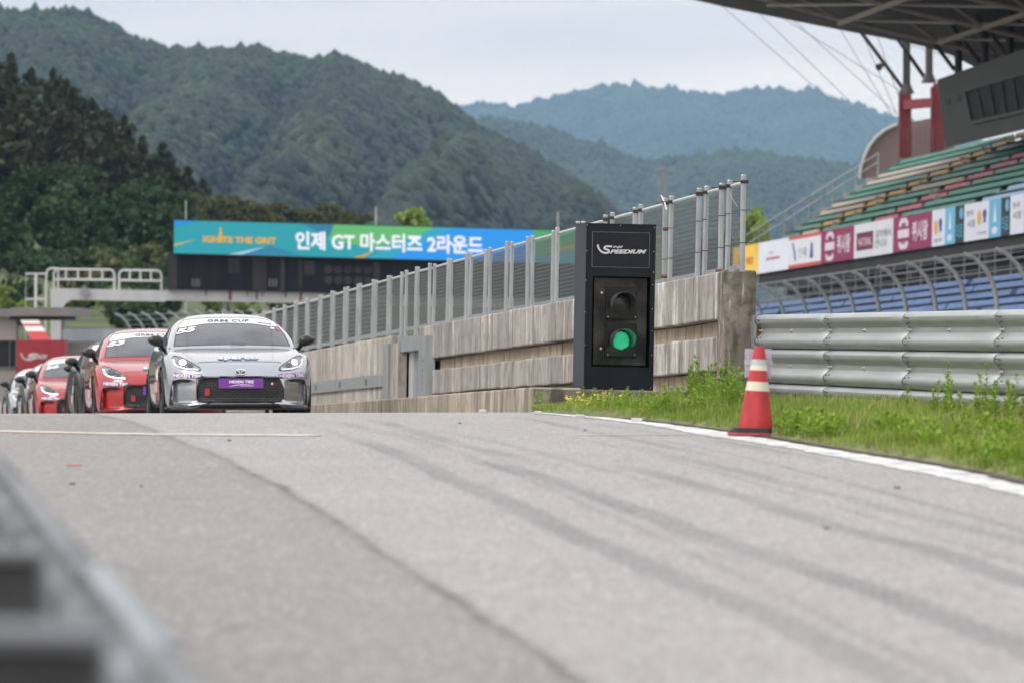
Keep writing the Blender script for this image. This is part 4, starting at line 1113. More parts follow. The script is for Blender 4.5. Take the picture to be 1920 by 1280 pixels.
mb = MB(); mb.box((cz_.x, cz_.y + rad(tz(320)) + .0005, cz_.z), (2 * w2 + .01, .003, 62 / pm)); mb.build('tape_wing', MATS['duct_tape_grey'], cone)

# ================================================================== guard rail close to the camera, out of focus
A_ = P(322, 1280, 7.0); B_ = P(-6, 870, 14.8); dd = (B_ - A_) / 7.8
def FG(off, Y, dz): return A_ + dd * (Y - 7.0) + Vector((off, 0, dz))
fr = thing('guard_rail', 'blurred galvanised guard rail close by at the left edge of the track', 'guard rail', FG(0, 10, -.55))
WPF = [(.035, .0), (.012, .004), (-.004, -.004), (.0, -.02), (.03, -.035), (.075, -.05), (.082, -.075), (.06, -.10), (.02, -.13), (.02, -.18), (.06, -.21), (.082, -.24), (.075, -.27), (.03, -.30), (.0, -.31)]
for Ya, Yb in ((3.5, 7.6), (7.55, 9.62), (9.58, 13.6), (13.56, 17.6), (17.56, 21.6)):
    mb = MB(); mb.sheet([[FG(o + .01 * (Ya == 7.55), y, z + .004 * (Ya == 7.55)) for o, z in WPF] for y in (Ya, (Ya + Yb) / 2, Yb)])
    o = mb.build('rail_panel', mat('weathered_rail', (0.18, 0.192, 0.20), .55, .3, var=.25, scale=3) if Ya != 7.55 else galv_d, fr, smooth=True); md = o.modifiers.new('thickness', 'SOLIDIFY'); md.thickness = .004
for Y, xr, yt in ((6.0, 186, 1183), (8.4, 70, 1030), (11.0, None, None), (13.4, None, None)):
    if xr:
        c = P(xr, yt, Y); x1, zt = c.x, c.z
    else:
        x1 = FG(-.13, Y, 0).x; zt = FG(0, Y, .02).z
    g0 = rz(x1, Y) - .02
    mb = MB(); mb.box((x1 - .065, Y + .07, (zt + g0) / 2 - .01), (.13, .14, zt - g0 - .02)); mb.build('post', mat('dark_post_steel', (0.035, 0.038, 0.042), .5, .3, var=.2, scale=6), fr)
    mb = MB(); mb.box((x1 - .07, Y + .13, zt - .010), (.15, .30, .012)); mb.build('post_cap', mat('post_cap_steel', (0.125, 0.132, 0.142), .6, .2), fr)
    mb = MB(); mb.box((x1 + .045, Y + .07, zt - .20), (.09, .10, .16)); mb.build('spacer', galv_l, fr)
# ================================================================== gantry with the display board
def pbox(mb, x0, y0, x1, y1, Y, dep, y0b=None, y1b=None):
    """Box whose front shows at these pixels: left/right x, top/bottom y (second pair for the right end)."""
    y0b = y0 if y0b is None else y0b; y1b = y1 if y1b is None else y1b; d = Vector((0, dep, 0))
    bl, br, tr_, tl = P(x0, y1, Y), P(x1, y1b, Y), P(x1, y0b, Y), P(x0, y0, Y)
    mb.hexa([bl, br, br + d, bl + d, tl, tr_, tr_ + d, tl + d])
GY_ = 300.0
steel_l = mat('gantry_pale_steel', (0.46, 0.47, 0.49), .55, .1, var=.10, scale=1.5, stretch=(1, 1, .3))
steel_w = mat('walkway_white_steel', (0.58, 0.59, 0.60), .5, .1)
dark_pan = mat('dark_panel', (0.012, 0.013, 0.017), .6, var=.4, scale=.8, stretch=(2, 1, .2), spec=.12)
dark_pan2 = mat('dark_panel_grey', (0.036, 0.034, 0.037), .6, var=.3, scale=.7, spec=.15)
gan = thing('gantry', 'pale steel track gantry with walkway railings and a dark lower box', 'gantry', P(106, 720, GY_))
sl = .021
Lx = lambda x, y: y + (x - 100) * sl
mb = MB(); pbox(mb, 117, 541, 310, 562, GY_, 1.2, 545, 566); pbox(mb, 310, 543, 1120, 563.5, GY_, 1.2, 543 + 810 * sl, 563.5 + 810 * sl); mb.build('beam', steel_l, gan)
for x, w in ((385, 3), (429, 5), (463, 2), (480, 3), (492, 2), (534, 3), (562, 4), (610, 3), (650, 4)): 
    mb = MB(); pbox(mb, x, Lx(x, 545 - 6), x + w, Lx(x, 545 + R.uniform(2, 12)), GY_ - .03, .02); mb.build('rust_streak', rust, gan)
mb = MB(); pbox(mb, 95, 541, 117, 600, GY_, .9); pbox(mb, 92, 588, 120, 596, GY_ - .05, 1.0); pbox(mb, 95, 600, 114, 745, GY_, .9); mb.build('post', steel_l, gan)
mb = MB(); a = [P(117, 562, GY_), P(117, 580, GY_), P(122, 570, GY_), P(131, 564, GY_), P(142, 562, GY_)]; mb.prism(a, (0, .9, 0)); mb.build('bracket', steel_l, gan)
mb = MB(); pbox(mb, 114, 594, 120, 720, GY_ + .6, .6); mb.build('side_post', mat('shaded_steel', (0.22, 0.23, 0.25), .6, .1), gan)  # darker copy of the gantry steel, its shade put into the colour
mb = MB(); c = P(158.5, 548, GY_ - .05); mb.lathe([(0, -.12), (.27, -.12), (.27, 0), (0, 0)], c, (0, 1, 0), 20); mb.bar(c + Vector((0, -.14, -.38)), c + Vector((0, -.14, .38)), .07, .04, (0, 1, 0)); mb.build('flange', mat('flange_grey', (0.27, 0.28, 0.30), .6, .1), gan)
def rail_frame(x0, x1, y0, y1, ym, n):
    mb = MB(); d = GY_ + .3; sl2 = .012
    f = lambda x, y: P(x, y + (x - x0) * sl2, d)
    mb.tube([f(x0, y1), f(x0, y0 + 8), f(x0 + 3, y0 + 2), f(x0 + 8, y0), f(x1 - 8, y0), f(x1 - 3, y0 + 2), f(x1, y0 + 8), f(x1, y1)], .055, 8)
    mb.tube([f(x0, ym), f(x1, ym)], .055, 8)
    for k in range(n):
        x = x0 + (x1 - x0) * (k + 1) / (n + 1); mb.tube([f(x, y0), f(x, ym)], .05, 8)
    mb.build('walkway_railing', steel_w, gan, smooth=True)
rail_frame(101, 214.5, 505, 543, 524, 4); rail_frame(223.5, 303, 507, 543, 526, 3)
mb = MB(); f = lambda x, y: P(x, y, GY_ + .1)
mb.tube([f(84, 690), f(87, 515), f(89, 507), f(95, 503.5), f(110, 504)], .05, 8); mb.tube([f(109, 543), f(109, 506)], .045, 8); mb.tube([f(66, 655), f(67.5, 512)], .075, 8)
for y in (513.5, 561): mb.bar(f(48, y), f(88, y), .08, .09)
mb.bar(f(47, 657), f(90, 657), .08, .06); mb.tube([f(48.5, 510), f(47, 657)], .012, 5); mb.build('ladder_frame', steel_w, gan, smooth=True)
mb = MB(); pbox(mb, 313.5, 477, 1112, 543, GY_ - .3, 1.4, 477 + 800 * .022, 543 + 800 * sl); mb.build('lower_box', dark_pan, gan)
for x0, x1, y0, y1 in ((314, 332, 478, 544), (428, 449, 484, 512), (474, 500, 482, 547), (526, 534, 486, 549), (560, 566, 488, 548), (570, 590, 489, 516), (700, 712, 492, 548)):
    mb = MB(); pbox(mb, x0, y0, x1, y1, GY_ - .34, .03); mb.build('box_panel', dark_pan2, gan)
mb = MB()
for r_ in range(2):
    for k in range(5):
        c = P(616 + k * 18.5, 506 + r_ * 20 + k * .4, GY_ - .33); mb.lathe([(0, .03), (.20, .03), (.235, .0), (.235, -.03)], c, (0, -1, 0), 16)
mb.build('round_fan', dark_pan2, gan)
mb = MB()
for x in (360, 366, 371, 504, 510, 516): pbox(mb, x, 523, x + 3, 538, GY_ - .34, .03)
mb.build('vent', mat('vent_grey', (0.11, 0.11, 0.12), .6), gan)
mb = MB(); pbox(mb, 417, 564, 424, 700, GY_ + 1, .4); pbox(mb, 432, 564, 437, 700, GY_ + 1, .4); mb.build('rear_post', steel_l, gan)

led = thing('display_board', 'long teal and blue display board with orange and white lettering on the gantry', 'display board', P(640, 480, GY_ - .6))
BT = lambda x: 413.5 + (x - 328) * .0268; BB = lambda x: 475 + (x - 325) * .0262
mb = MB(); pbox(mb, 324.5, 411.5, 1112, 477.2, GY_ - .6, 1.0, 411.5 + 787 * .0268, 477.2 + 787 * .0262); mb.build('frame', mat('board_frame_black', (0.02, 0.02, 0.022), .6), led)
def led_mat(name, rgb, k=1.0): 
    c = S(*rgb); return mat('board_' + name, tuple(x * .15 for x in c), .5, emis=.82 * k, ecol=c)
def board_poly(name, pts, rgb, d):
    mb = MB(); mb.raw([P(x, y, GY_ - .62 - d) for x, y in pts], [tuple(range(len(pts) - 1, -1, -1))]); mb.build(name, led_mat(name, rgb), led)
board_poly('teal_field', [(326.5,413.5),(1110,434.5),(1110,495.4),(325.8,475)], (24,158,172), .01)
board_poly('blue_corner', [(326.5,413.6),(370,415),(326.3,426)], (0,140,225), .03)
board_poly('gold_beam', [(326.5,457.5),(369,450),(326.3,462)], (205,175,75), .03)
board_poly('deep_blue_fan', [(440,478),(504,461),(565,479)], (35,130,165), .03)
board_poly('pale_beam', [(427,477.6),(453,478.2),(500,462.5)], (170,205,228), .05)
board_poly('deep_blue_wedge', [(566,420.2),(626,421.6),(618,445)], (35,125,160), .03)
board_poly('green_field', [(626,421.7),(815,426.8),(790,440),(745,456),(690,464),(615,450)], (95,185,110), .03)
board_poly('sky_swoosh', [(815,426.8),(858,428),(800,452),(752,484),(690,484.4),(745,456),(790,440)], (40,165,200), .04)
board_poly('blue_field', [(852,427.9),(1000,431.8),(1000,492.4),(742,485.7),(738,480),(762,470),(800,452)], (25,150,238), .05)
board_poly('orange_beam', [(662,483.4),(699,472),(682,484)], (205,160,70), .06)
board_poly('right_green', [(1000,431.8),(1110,434.6),(1110,470),(1000,478)], (70,165,110), .05)
board_poly('right_gold', [(1030,468),(1110,452),(1110,458),(1030,474)], (190,160,70), .07)
def text_board(name, body, x0, x1, y0, y1, rgb, d, k=1.0, **kw):
    mb = MB(); vs, fs, asp = text_geo(body, **kw)
    mb.raw([P(x0 + (x1 - x0) * x / asp, y1 + (y0 - y1) * y + (x1 - x0) * x / asp * .0262, GY_ - .62 - d) for x, y in vs], fs); mb.build(name, led_mat(name, rgb, k), led)
text_board('orange_lettering', 'IGNITE THE GRIT', 381, 518, 442.5, 454.8, (225,170,62), .08, bold=.05)
board_poly('lettering_spire', [(409.5,455),(412.2,428),(413.6,426.5),(415.0,428),(418,455)], (225,170,62), .085)
text_board('white_lettering', '인제 GT 마스터즈 2라운드', 554, 906, 433.5, 468.5, (238,240,250), .08, 1.05, bold=.035)

# poles behind the board, pylon on the hill
for px, y0 in ((348.5, 376), (705, 388), (1046, 398)):
    mb = MB(); mb.tube([P(px, y0, 330), P(px, 720, 330)], [.035, .07], 8)
    o = mb.build('lighting_mast', steel_l); tag(o, {348.5: 'thin pale mast above the left end of the display board', 705: 'thin pale mast above the white lettering of the display board', 1046: 'thin pale mast behind the fence right of the display board'}[px], 'mast')
mb = MB(); Yp = 1500
for a, b in (((1232, 420), (1240, 345)), ((1256, 420), (1248, 345)), ((1240, 345), (1242, 318)), ((1248, 345), (1246, 318)), ((1232, 420), (1252, 385)), ((1256, 420), (1236, 385)), ((1236, 385), (1249, 355)), ((1252, 385), (1239, 355)), ((1226, 322), (1262, 322)), ((1228, 335), (1260, 335)), ((1230, 348), (1258, 348)), ((1226, 322), (1244, 316)), ((1262, 322), (1244, 316))):
    mb.tube([P(*a, Yp), P(*b, Yp)], .28, 5)
o = mb.build('power_pylon', mat('pylon_steel', (0.22, 0.23, 0.24), .6, .3)); tag(o, 'distant lattice power pylon on the wooded hill', 'pylon')

# ================================================================== pit building on the left
YB = 255.0
pit = thing('pit_building', 'low grey flat roofed pit building with a dark doorway at the left edge', 'building', P(0, 735, YB))
mb = MB(); pbox(mb, -180, 579, 20, 594, YB - 1, 9); pbox(mb, 20, 576.5, 141, 593, YB - 1, 9); mb.build('roof', mat('roof_grey', (0.20, 0.19, 0.185), .8, var=.2, scale=.6), pit)
mb = MB(); pbox(mb, 18, 593, 120, 600, YB - .6, 7); mb.build('soffit', mat('soffit_dark', (0.05, 0.045, 0.045), .8), pit)
mb = MB(); pbox(mb, -180, 594.5, 31, 638, YB, .5); mb.build('wall', mat('pit_wall_pale', (0.52, 0.50, 0.48), .8, var=.08, scale=.8), pit)
mb = MB(); pbox(mb, -180, 690, 31, 760, YB, .5); mb.build('lower_wall', mat('pit_wall_low', (0.36, 0.36, 0.35), .8, var=.1, scale=.8), pit)
mb = MB(); pbox(mb, -180, 638, 29, 690, YB + .35, .2); mb.build('doorway', mat('doorway_dark', (0.010, 0.011, 0.012), .5), pit)
mb = MB(); pbox(mb, 17, 638, 19, 690, YB + .1, .1); pbox(mb, -180, 687, 31, 692, YB - .05, .3); pbox(mb, 28.5, 638, 31.5, 692, YB - .05, .3); mb.build('door_frame', mat('frame_grey', (0.16, 0.17, 0.17), .6), pit)
mb = MB(); pbox(mb, 30.5, 600, 33, 638, YB - .05, .3); mb.build('column', MATS['frame_grey'], pit)
kiosk = thing('red_kiosk', 'dark red kiosk with a white swoosh logo and striped awning by the gantry post', 'kiosk', P(75, 735, YB - 2))
mb = MB(); pbox(mb, 31.5, 637, 121, 760, YB - 2, 2.0); mb.build('body', mat('kiosk_red', (0.30, 0.018, 0.030), .5, var=.12, scale=.9), kiosk)
red_aw = mat('awning_red', (0.50, 0.06, 0.07), .7); wht_aw = mat('awning_white', (0.72, 0.70, 0.66), .7)
for k, (ya, yb, m) in enumerate(((600, 607, wht_aw), (607, 612, red_aw), (612, 621, wht_aw), (621, 637, red_aw))):
    f = lambda y: (38 + (y - 600) * .55, 72 + (y - 600) * .62); a, b = f(ya), f(yb); t0 = (637 - ya) / 37; t1 = (637 - yb) / 37
    A = [P(a[0], ya, YB - 1.9 + t0), P(a[1], ya, YB - 1.9 + t0), P(b[1], yb, YB - 1.9 + t1), P(b[0], yb, YB - 1.9 + t1)]
    mb = MB(); mb.prism(A, (0, .08, 0)); mb.build('awning_stripe', m, kiosk)
mb = MB()
ribbon(mb, [(39, 661), (42, 668), (48, 673), (58, 674), (64, 671), (60, 668), (55, 666), (58, 663), (70, 663)], 2.6, lambda p, d: P(p.x, p.y, YB - 2.02), 0)
vs, fs, asp = text_geo('SPEEDIUM', bold=.04, shear=.3); mb.raw([P(52 + 36 * x / asp, 672.5 - 9 * y, YB - 2.03) for x, y in vs], fs)
mb.build('logo', mat('logo_white', (0.62, 0.55, 0.56), .6), kiosk)
# barrier and tyre wall behind the cars
YT = 272
mb = MB(); pbox(mb, 118, 617, 560, 646, YT, .6, 616, 640); o = mb.build('barrier_wall', mat('barrier_blue_grey', (0.30, 0.33, 0.37), .7, var=.2, scale=.8, stretch=(1, 1, .3))); tag(o, 'blue grey barrier wall behind the row of race cars', 'wall')
mb = MB(); pbox(mb, 122, 640, 330, 672, YT - 12, .5, 634, 668); o = mb.build('barrier_wall', mat('barrier_pale', (0.40, 0.385, 0.37), .8, var=.15, scale=.6)); tag(o, 'low pale concrete barrier behind the red race cars', 'wall')
cf = thing('catch_fence', 'line of bent catch fence posts on the bank behind the silver car', 'fence', P(330, 640, YT))
for k in range(12):
    px = 215 + k * 25; py = 588 - k * .8; s_ = .62
    mb = MB(); mb.tube([P(px + dx * s_, py + dy * s_, YT + 3) for dx, dy in ((0, 0), (19, 8), (36, 25), (47, 46), (53, 68), (55, 110))], .055, 6); mb.build('post', galv_d, cf, smooth=True)
mb = MB()
for k in range(4): mb.tube([P(222 + k * 6, 592 + k * 9, YT + 3), P(505 + k * 6, 582 + k * 9, YT + 3)], .012, 4)
mb.build('cable', galv_d, cf)

# ================================================================== grandstand on the right
SLP = -.0169
def ST(u, Y, z): return Vector((u - TAN * Y, Y, z + SLP * (Y - 210)))
def uY(px, u): return FPX * u / (px + 403)
UB = 40.8
BTp = lambda x: 450 - .2067 * (x - 1475); BBp = lambda x: 508 - .169 * (x - 1475)
zt_ = P(1700, BTp(1700), uY(1700, UB)).z - SLP * (uY(1700, UB) - 210)      # banner top / bottom heights
zb_ = P(1700, BBp(1700), uY(1700, UB)).z - SLP * (uY(1700, UB) - 210)
stand = thing('grandstand', 'large covered grandstand with coloured seat rows on the right', 'grandstand', ST(44, 210, -1.5))
c_step = mat('stand_concrete', (0.10, 0.092, 0.088), .85, var=.2, scale=.7)
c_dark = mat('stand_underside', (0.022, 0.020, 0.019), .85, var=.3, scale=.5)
seat_c = {'green': mat('seat_green', (0.045, 0.20, 0.155), .5, var=.2, scale=1.2), 'red': mat('seat_red', (0.36, 0.085, 0.115), .5, var=.15, scale=1.2), 'yellow': mat('seat_yellow', (0.42, 0.25, 0.04), .5), 'blue': mat('seat_blue_pale', (0.25, 0.36, 0.52), .5), 'deep': mat('seat_blue', (0.05, 0.14, 0.34), .5, var=.2, scale=1.2), 'beige': mat('seat_beige', (0.40, 0.36, 0.31), .6)}
NROW, DU, DZ = 11, .87, .42
YN, YF = 150.0, 239.0
def yend(k): return 240.4 + 1.95 * k
for k in range(NROW):
    u = UB + .25 + DU * k; z = zt_ + .02 + DZ * k; ye = yend(k)
    mb = MB(); mb.hexa([ST(u, YN, zb_), ST(u + DU, YN, zb_), ST(u + DU, ye, zb_), ST(u, ye, zb_), ST(u, YN, z - .18), ST(u + DU, YN, z - .18), ST(u + DU, ye, z - .18), ST(u, ye, z - .18)]); mb.build('tier_step', c_step, stand)
    segs = [(YN, 168, 'green'), (168, 174, 'red'), (174, 186, 'green'), (187, 199, 'green'), (200, 213.4, 'green'), (213.4, 218.6, 'red'), (218.8, 229.5, 'green'), (230.2, 234.2, 'yellow'), (234.4, ye - 1.5, 'green' if k not in (3, 7) else 'beige')]
    for a, b, c in segs:
        if k in (4, 8) and c == 'green' and R.random() < .7: c = 'beige'
        if k in (0, 1, 2) and 186 < a < 188: c = 'blue'
        if k < 2 and c == 'yellow' and k == 0: c = 'beige'
        if b - a < .8: continue
        sh = (R.random() - .5) * .8
        mb = MB(); n = max(1, int((b - a) / .5))
        if True:
            a2, b2 = a + max(0, sh), b + min(0, sh) - .35
            mb.hexa([ST(u + .25, a2, z + .04), ST(u + .64, a2, z + .06), ST(u + .64, b2, z + .06), ST(u + .25, b2, z + .04), ST(u + .25, a2, z + .08), ST(u + .66, a2, z + .12), ST(u + .66, b2, z + .12), ST(u + .25, b2, z + .08)])
            mb.hexa([ST(u + .60, a2, z + .12), ST(u + .70, a2, z + .12), ST(u + .70, b2, z + .12), ST(u + .60, b2, z + .12), ST(u + .66, a2, z + .29), ST(u + .74, a2, z + .29), ST(u + .74, b2, z + .29), ST(u + .66, b2, z + .29)])
        mb.build('seat_bench', seat_c[c], stand)
        if k % 2 == 0 or True:
            mb = MB(); y = b - .16; mb.box(ST(u + .3, y, z + .02), (.3, .20, .24)); mb.build('aisle_step', MATS['seat_beige'], stand) if R.random() < .4 else None
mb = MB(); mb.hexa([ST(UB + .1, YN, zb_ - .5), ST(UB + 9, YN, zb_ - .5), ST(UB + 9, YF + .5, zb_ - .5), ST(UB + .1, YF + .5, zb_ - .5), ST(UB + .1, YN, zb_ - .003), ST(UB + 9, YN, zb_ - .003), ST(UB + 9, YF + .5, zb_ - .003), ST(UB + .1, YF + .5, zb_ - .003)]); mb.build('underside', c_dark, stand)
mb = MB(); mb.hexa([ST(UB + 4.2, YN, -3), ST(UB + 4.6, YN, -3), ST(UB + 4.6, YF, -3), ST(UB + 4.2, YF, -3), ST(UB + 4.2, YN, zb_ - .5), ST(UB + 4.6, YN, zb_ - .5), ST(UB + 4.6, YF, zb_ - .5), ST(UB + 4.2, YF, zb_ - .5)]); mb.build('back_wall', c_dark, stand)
for y in np.arange(156, 238, 6.5):
    mb = MB(); mb.hexa([ST(UB + .3, y, zb_ - 1.0), ST(UB + 4.2, y, zb_ - 1.6), ST(UB + 4.2, y + .5, zb_ - 1.6), ST(UB + .3, y + .5, zb_ - 1.0), ST(UB + .3, y, zb_ - .5), ST(UB + 4.2, y, zb_ - .5), ST(UB + 4.2, y + .5, zb_ - .5), ST(UB + .3, y + .5, zb_ - .5)]); mb.build('beam', c_step, stand)
red_m = mat('stand_red_steel', (0.15, 0.008, 0.013), .5, var=.15, scale=.8); red_l = mat('stand_red_edge', (0.24, 0.05, 0.06), .5)
for px in (1532, 1553, 1590, 1738, 1760, 1800, 1885):
    y = uY(px, UB + 2.2); mb = MB(); mb.hexa([ST(UB + 2.0, y - .5, -3), ST(UB + 2.5, y - .5, -3), ST(UB + 2.5, y + .5, -3), ST(UB + 2.0, y + .5, -3), ST(UB + 2.0, y - .5, zb_ - .5), ST(UB + 2.5, y - .5, zb_ - .5), ST(UB + 2.5, y + .5, zb_ - .5), ST(UB + 2.0, y + .5, zb_ - .5)]); mb.build('column', red_m, stand)
# lower blue tier
zl = P(1918, 511, uY(1918, UB - .6)).z - SLP * (uY(1918, UB - .6) - 210)
for k in range(9):
    u = UB - .6 - .62 * k; z = zl - .33 * k
    mb = MB(); mb.hexa([ST(u - .2, YN, z - 1.5), ST(u + .45, YN, z - 1.5), ST(u + .45, 240, z - 1.5), ST(u - .2, 240, z - 1.5), ST(u - .2, YN, z - .30), ST(u + .45, YN, z - .30), ST(u + .45, 240, z - .30), ST(u - .2, 240, z - .30)]); mb.build('lower_step', c_step, stand)
    y = YN + R.uniform(0, 3); 
    while y < 238:
        L = R.uniform(9, 16); b = min(y + L, 238.5)
        mb = MB(); mb.hexa([ST(u - .12, y, z - .18), ST(u + .2, y, z - .18), ST(u + .2, b, z - .18), ST(u - .12, b, z - .18), ST(u - .02, y, z), ST(u + .28, y, z + .04), ST(u + .28, b, z + .04), ST(u - .02, b, z)]); mb.build('lower_seat', seat_c['deep'], stand)
        y = b + R.choice((.25, .25, .9))
mb = MB()
for dz_ in (.25, .6, .95): mb.tube([ST(UB - .05, YN, zl + dz_), ST(UB - .05, 239, zl + dz_)], .025, 5)
for y in np.arange(152, 239, 2.5): mb.tube([ST(UB - .05, y, zl - .3), ST(UB - .05, y, zl + .95)], .025, 5)
mb.build('lower_railing', galv_d, stand)
mb = MB()
for dz_ in (.35, .75): mb.tube([ST(UB + .3 + DU * k, yend(k) + .3, zt_ + DZ * k + dz_) for k in (-1, 5, 10)], .03, 5)
for k in range(0, 11, 2): mb.tube([ST(UB + .3 + DU * k, yend(k) + .3, zt_ + DZ * k - .3), ST(UB + .3 + DU * k, yend(k) + .3, zt_ + DZ * k + .75)], .03, 5)
for dz_ in (1.2, 1.45): mb.tube([P(1490, 384 - (dz_ - 1.2) * 30, 238), P(1556, 364 - (dz_ - 1.2) * 30, 238)], .02, 5)
mb.build('stair_railing', galv, stand)
mb = MB(); ub = UB + .3 + DU * NROW; zz = zt_ + DZ * NROW
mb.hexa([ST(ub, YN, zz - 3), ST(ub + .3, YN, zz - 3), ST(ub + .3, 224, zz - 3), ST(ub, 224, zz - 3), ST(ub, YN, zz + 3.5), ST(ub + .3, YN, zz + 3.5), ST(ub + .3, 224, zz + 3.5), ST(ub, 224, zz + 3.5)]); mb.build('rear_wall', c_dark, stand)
# commentary cabin
def skin(mb, pts, Yu, back): 
    pass
cab_m = mat('cabin_grey', (0.075, 0.078, 0.078), .7, var=.06, scale=.4)
cab = thing('commentary_cabin', 'dark grey commentary cabin with a slanted window band below the stand roof', 'cabin', ST(48, 215, zt_ + 4))
UC = 46.4
def C(px, py, du=0.0): return P(px, py, uY(px, UC)) + Vector((du, 0, 0))
A = [C(1773, 278), C(2150, 190), C(2150, 10), C(1757, 150)]
mb = MB(); mb.hexa([A[0], A[1], A[1] + Vector((5, 1.5, 2.2)), A[0] + Vector((5, 1.5, 2.2)), A[3], A[2], A[2] + Vector((5, 1.5, .3)), A[3] + Vector((5, 1.5, .3))]); mb.build('body', cab_m, cab, fix=True)
mb = MB(); mb.prism([C(1826, 230, -.03), C(2150, 155, -.03), C(2150, 72, -.03), C(1813, 171, -.03)], (.02, 0, 0)); w_ = mb.build('window', mat('cabin_glass', (0.018, 0.022, 0.020), .5, var=.9, scale=1.1, stretch=(1, 1, .25), spec=.12), cab)
mb = MB()
for t in np.linspace(0, 1, 16):
    a = C(1813 + 337 * t, 171 - 99 * t, -.05); b = C(1826 + 324 * t, 230 - 75 * t, -.05); mb.bar(a, b, .10, .05)
mb.bar(C(1812, 171, -.05), C(2150, 72, -.05), .08, .10); mb.bar(C(1826, 231, -.06), C(2150, 156, -.06), .08, .14); mb.build('frame', mat('cabin_frame', (0.075, 0.075, 0.078), .6), w_)
mb = MB()
for x0, y0 in ((1775, 187), (1796, 180)): mb.prism([C(x0, y0 + 11, -.02), C(x0 + 8, y0 + 9, -.02), C(x0 + 7, y0 - 1, -.02), C(x0 - 1, y0 + 1, -.02)], (.015, 0, 0))
mb.build('vent', mat('cabin_vent', (0.035, 0.035, 0.04), .7), cab)
# roof and its steel
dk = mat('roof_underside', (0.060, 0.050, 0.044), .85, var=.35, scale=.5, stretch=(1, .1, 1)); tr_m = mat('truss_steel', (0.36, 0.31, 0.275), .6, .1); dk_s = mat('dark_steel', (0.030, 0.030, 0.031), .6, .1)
YR = 238.0
prof = [(1180, -45), (1290, -18), (1370, 0), (1400, 6), (1500, 26), (1602, 46), (1680, 60), (1737, 73), (1790, 90), (1822, 106), (1860, 126), (1960, 190)]
def RU(px, py, Y, dz=0.0):
    p = P(px, py, YR); return Vector((p.x - TAN * (Y - YR), Y, p.z + SLP * (Y - YR) + dz))
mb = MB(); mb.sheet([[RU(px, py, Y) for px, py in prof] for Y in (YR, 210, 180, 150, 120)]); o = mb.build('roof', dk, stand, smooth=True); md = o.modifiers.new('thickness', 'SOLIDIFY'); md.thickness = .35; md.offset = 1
for Y in np.arange(YR - 9, 130, -8.5):
    mb = MB(); top = [RU(px, py, Y, -.15) for px, py in prof[:11]]; bot = [RU(px, py, Y, -.35 - .75 * math.sin(min(1, max(0, (px - 1180) / 640)) * math.pi * .5)) for px, py in prof[:11]]
    for i in range(10):
        mb.tube([bot[i], bot[i + 1]], .10, 6); mb.tube([top[i], bot[i + 1]] if i % 2 else [bot[i], top[i + 1]], .07, 5)
    mb.build('roof_truss', tr_m, stand, smooth=True)
mb = MB()
ys_t = list(np.arange(YR - 9, 130, -8.5))
for a_, b_ in zip(ys_t[:-1], ys_t[1:]):
    for i in (2, 4, 6, 8):
        p0 = RU(*prof[i], a_, -.9); p1 = RU(*prof[i + 2], b_, -.9); mb = MB(); mb.tube([p0, p1], .075, 5); mb.build('roof_brace', tr_m, stand, smooth=True)
for i in range(1, 11): 
    px, py = prof[i]; mb = MB(); mb.tube([RU(px, py, YR - .3, -.12), RU(px, py, 130, -.12)], .09, 5); mb.build('purlin', tr_m, stand, smooth=True)
for px, py in ((1500, 26), (1680, 60), (1790, 90)):
    mb = MB(); mb.tube([RU(px, py, YR - 9, -1.05), RU(px, py, 130, -1.05)], .12, 6); mb.build('purlin', tr_m, stand, smooth=True)
cols_ = [(1700, 62, 172, 9), (1742, 52, 152, 9), (1797, 10, 140, 9), (1846, 0, 122, 9), (1893, -10, 110, 9)]
for k, (px, y0, y1, w) in enumerate(cols_):
    Yc = uY(px, 47.9); m = dk_s if k != 1 else tr_m
    mb = MB(); mb.tube([P(px, y0 - 30, Yc), P(px, y1, Yc)], .16, 8); 
    if k < 2: mb.tube([P(px, y1 - 14, Yc), P(px, y1 + 4, Yc)], [.17, .34], 8)
    mb.build('column', m, stand, smooth=True)
for a, b in (((1602, 44), (1696, 170)), ((1632, 0), (1738, 152)), ((1690, 0), (1790, 132)), ((1745, -4), (1838, 118)), ((1800, -10), (1890, 105)), ((1870, -10), (1930, 70)), ((1648, 20), (1668, 60))):
    mb = MB(); mb.tube([P(*a, uY(b[0], 47.9)), P(*b, uY(b[0], 47.9))], .085, 6); mb.build('brace', dk_s, stand, smooth=True)
mb = MB(); c = P(1650, 125, uY(1690, 47.9)); mb.lathe([(0, -.16), (.10, -.16), (.17, .12), (0, .12)], c, (-.6, -.5, -.4), 12); mb.tube([c, P(1656, 117, uY(1690, 47.9))], .03, 5); mb.build('loudspeaker', dk_s, stand, smooth=True)
cab_cables = [((1403, 6), (1655, 250)), ((1336, -4), (1640, 262)), ((1432, 12), (1690, 172)), ((1468, 20), (1682, 214)), ((1525, 32), (1838, 124)), ((1566, 40), (1672, 216)), ((1610, 48), (1682, 216)), ((1640, 54), (1688, 190))]
mb = MB()
for a, b in cab_cables: mb.tube([P(*a, 268), P(*b, 268)], .018, 4)
mb.build('stay_cable', galv_d, stand)
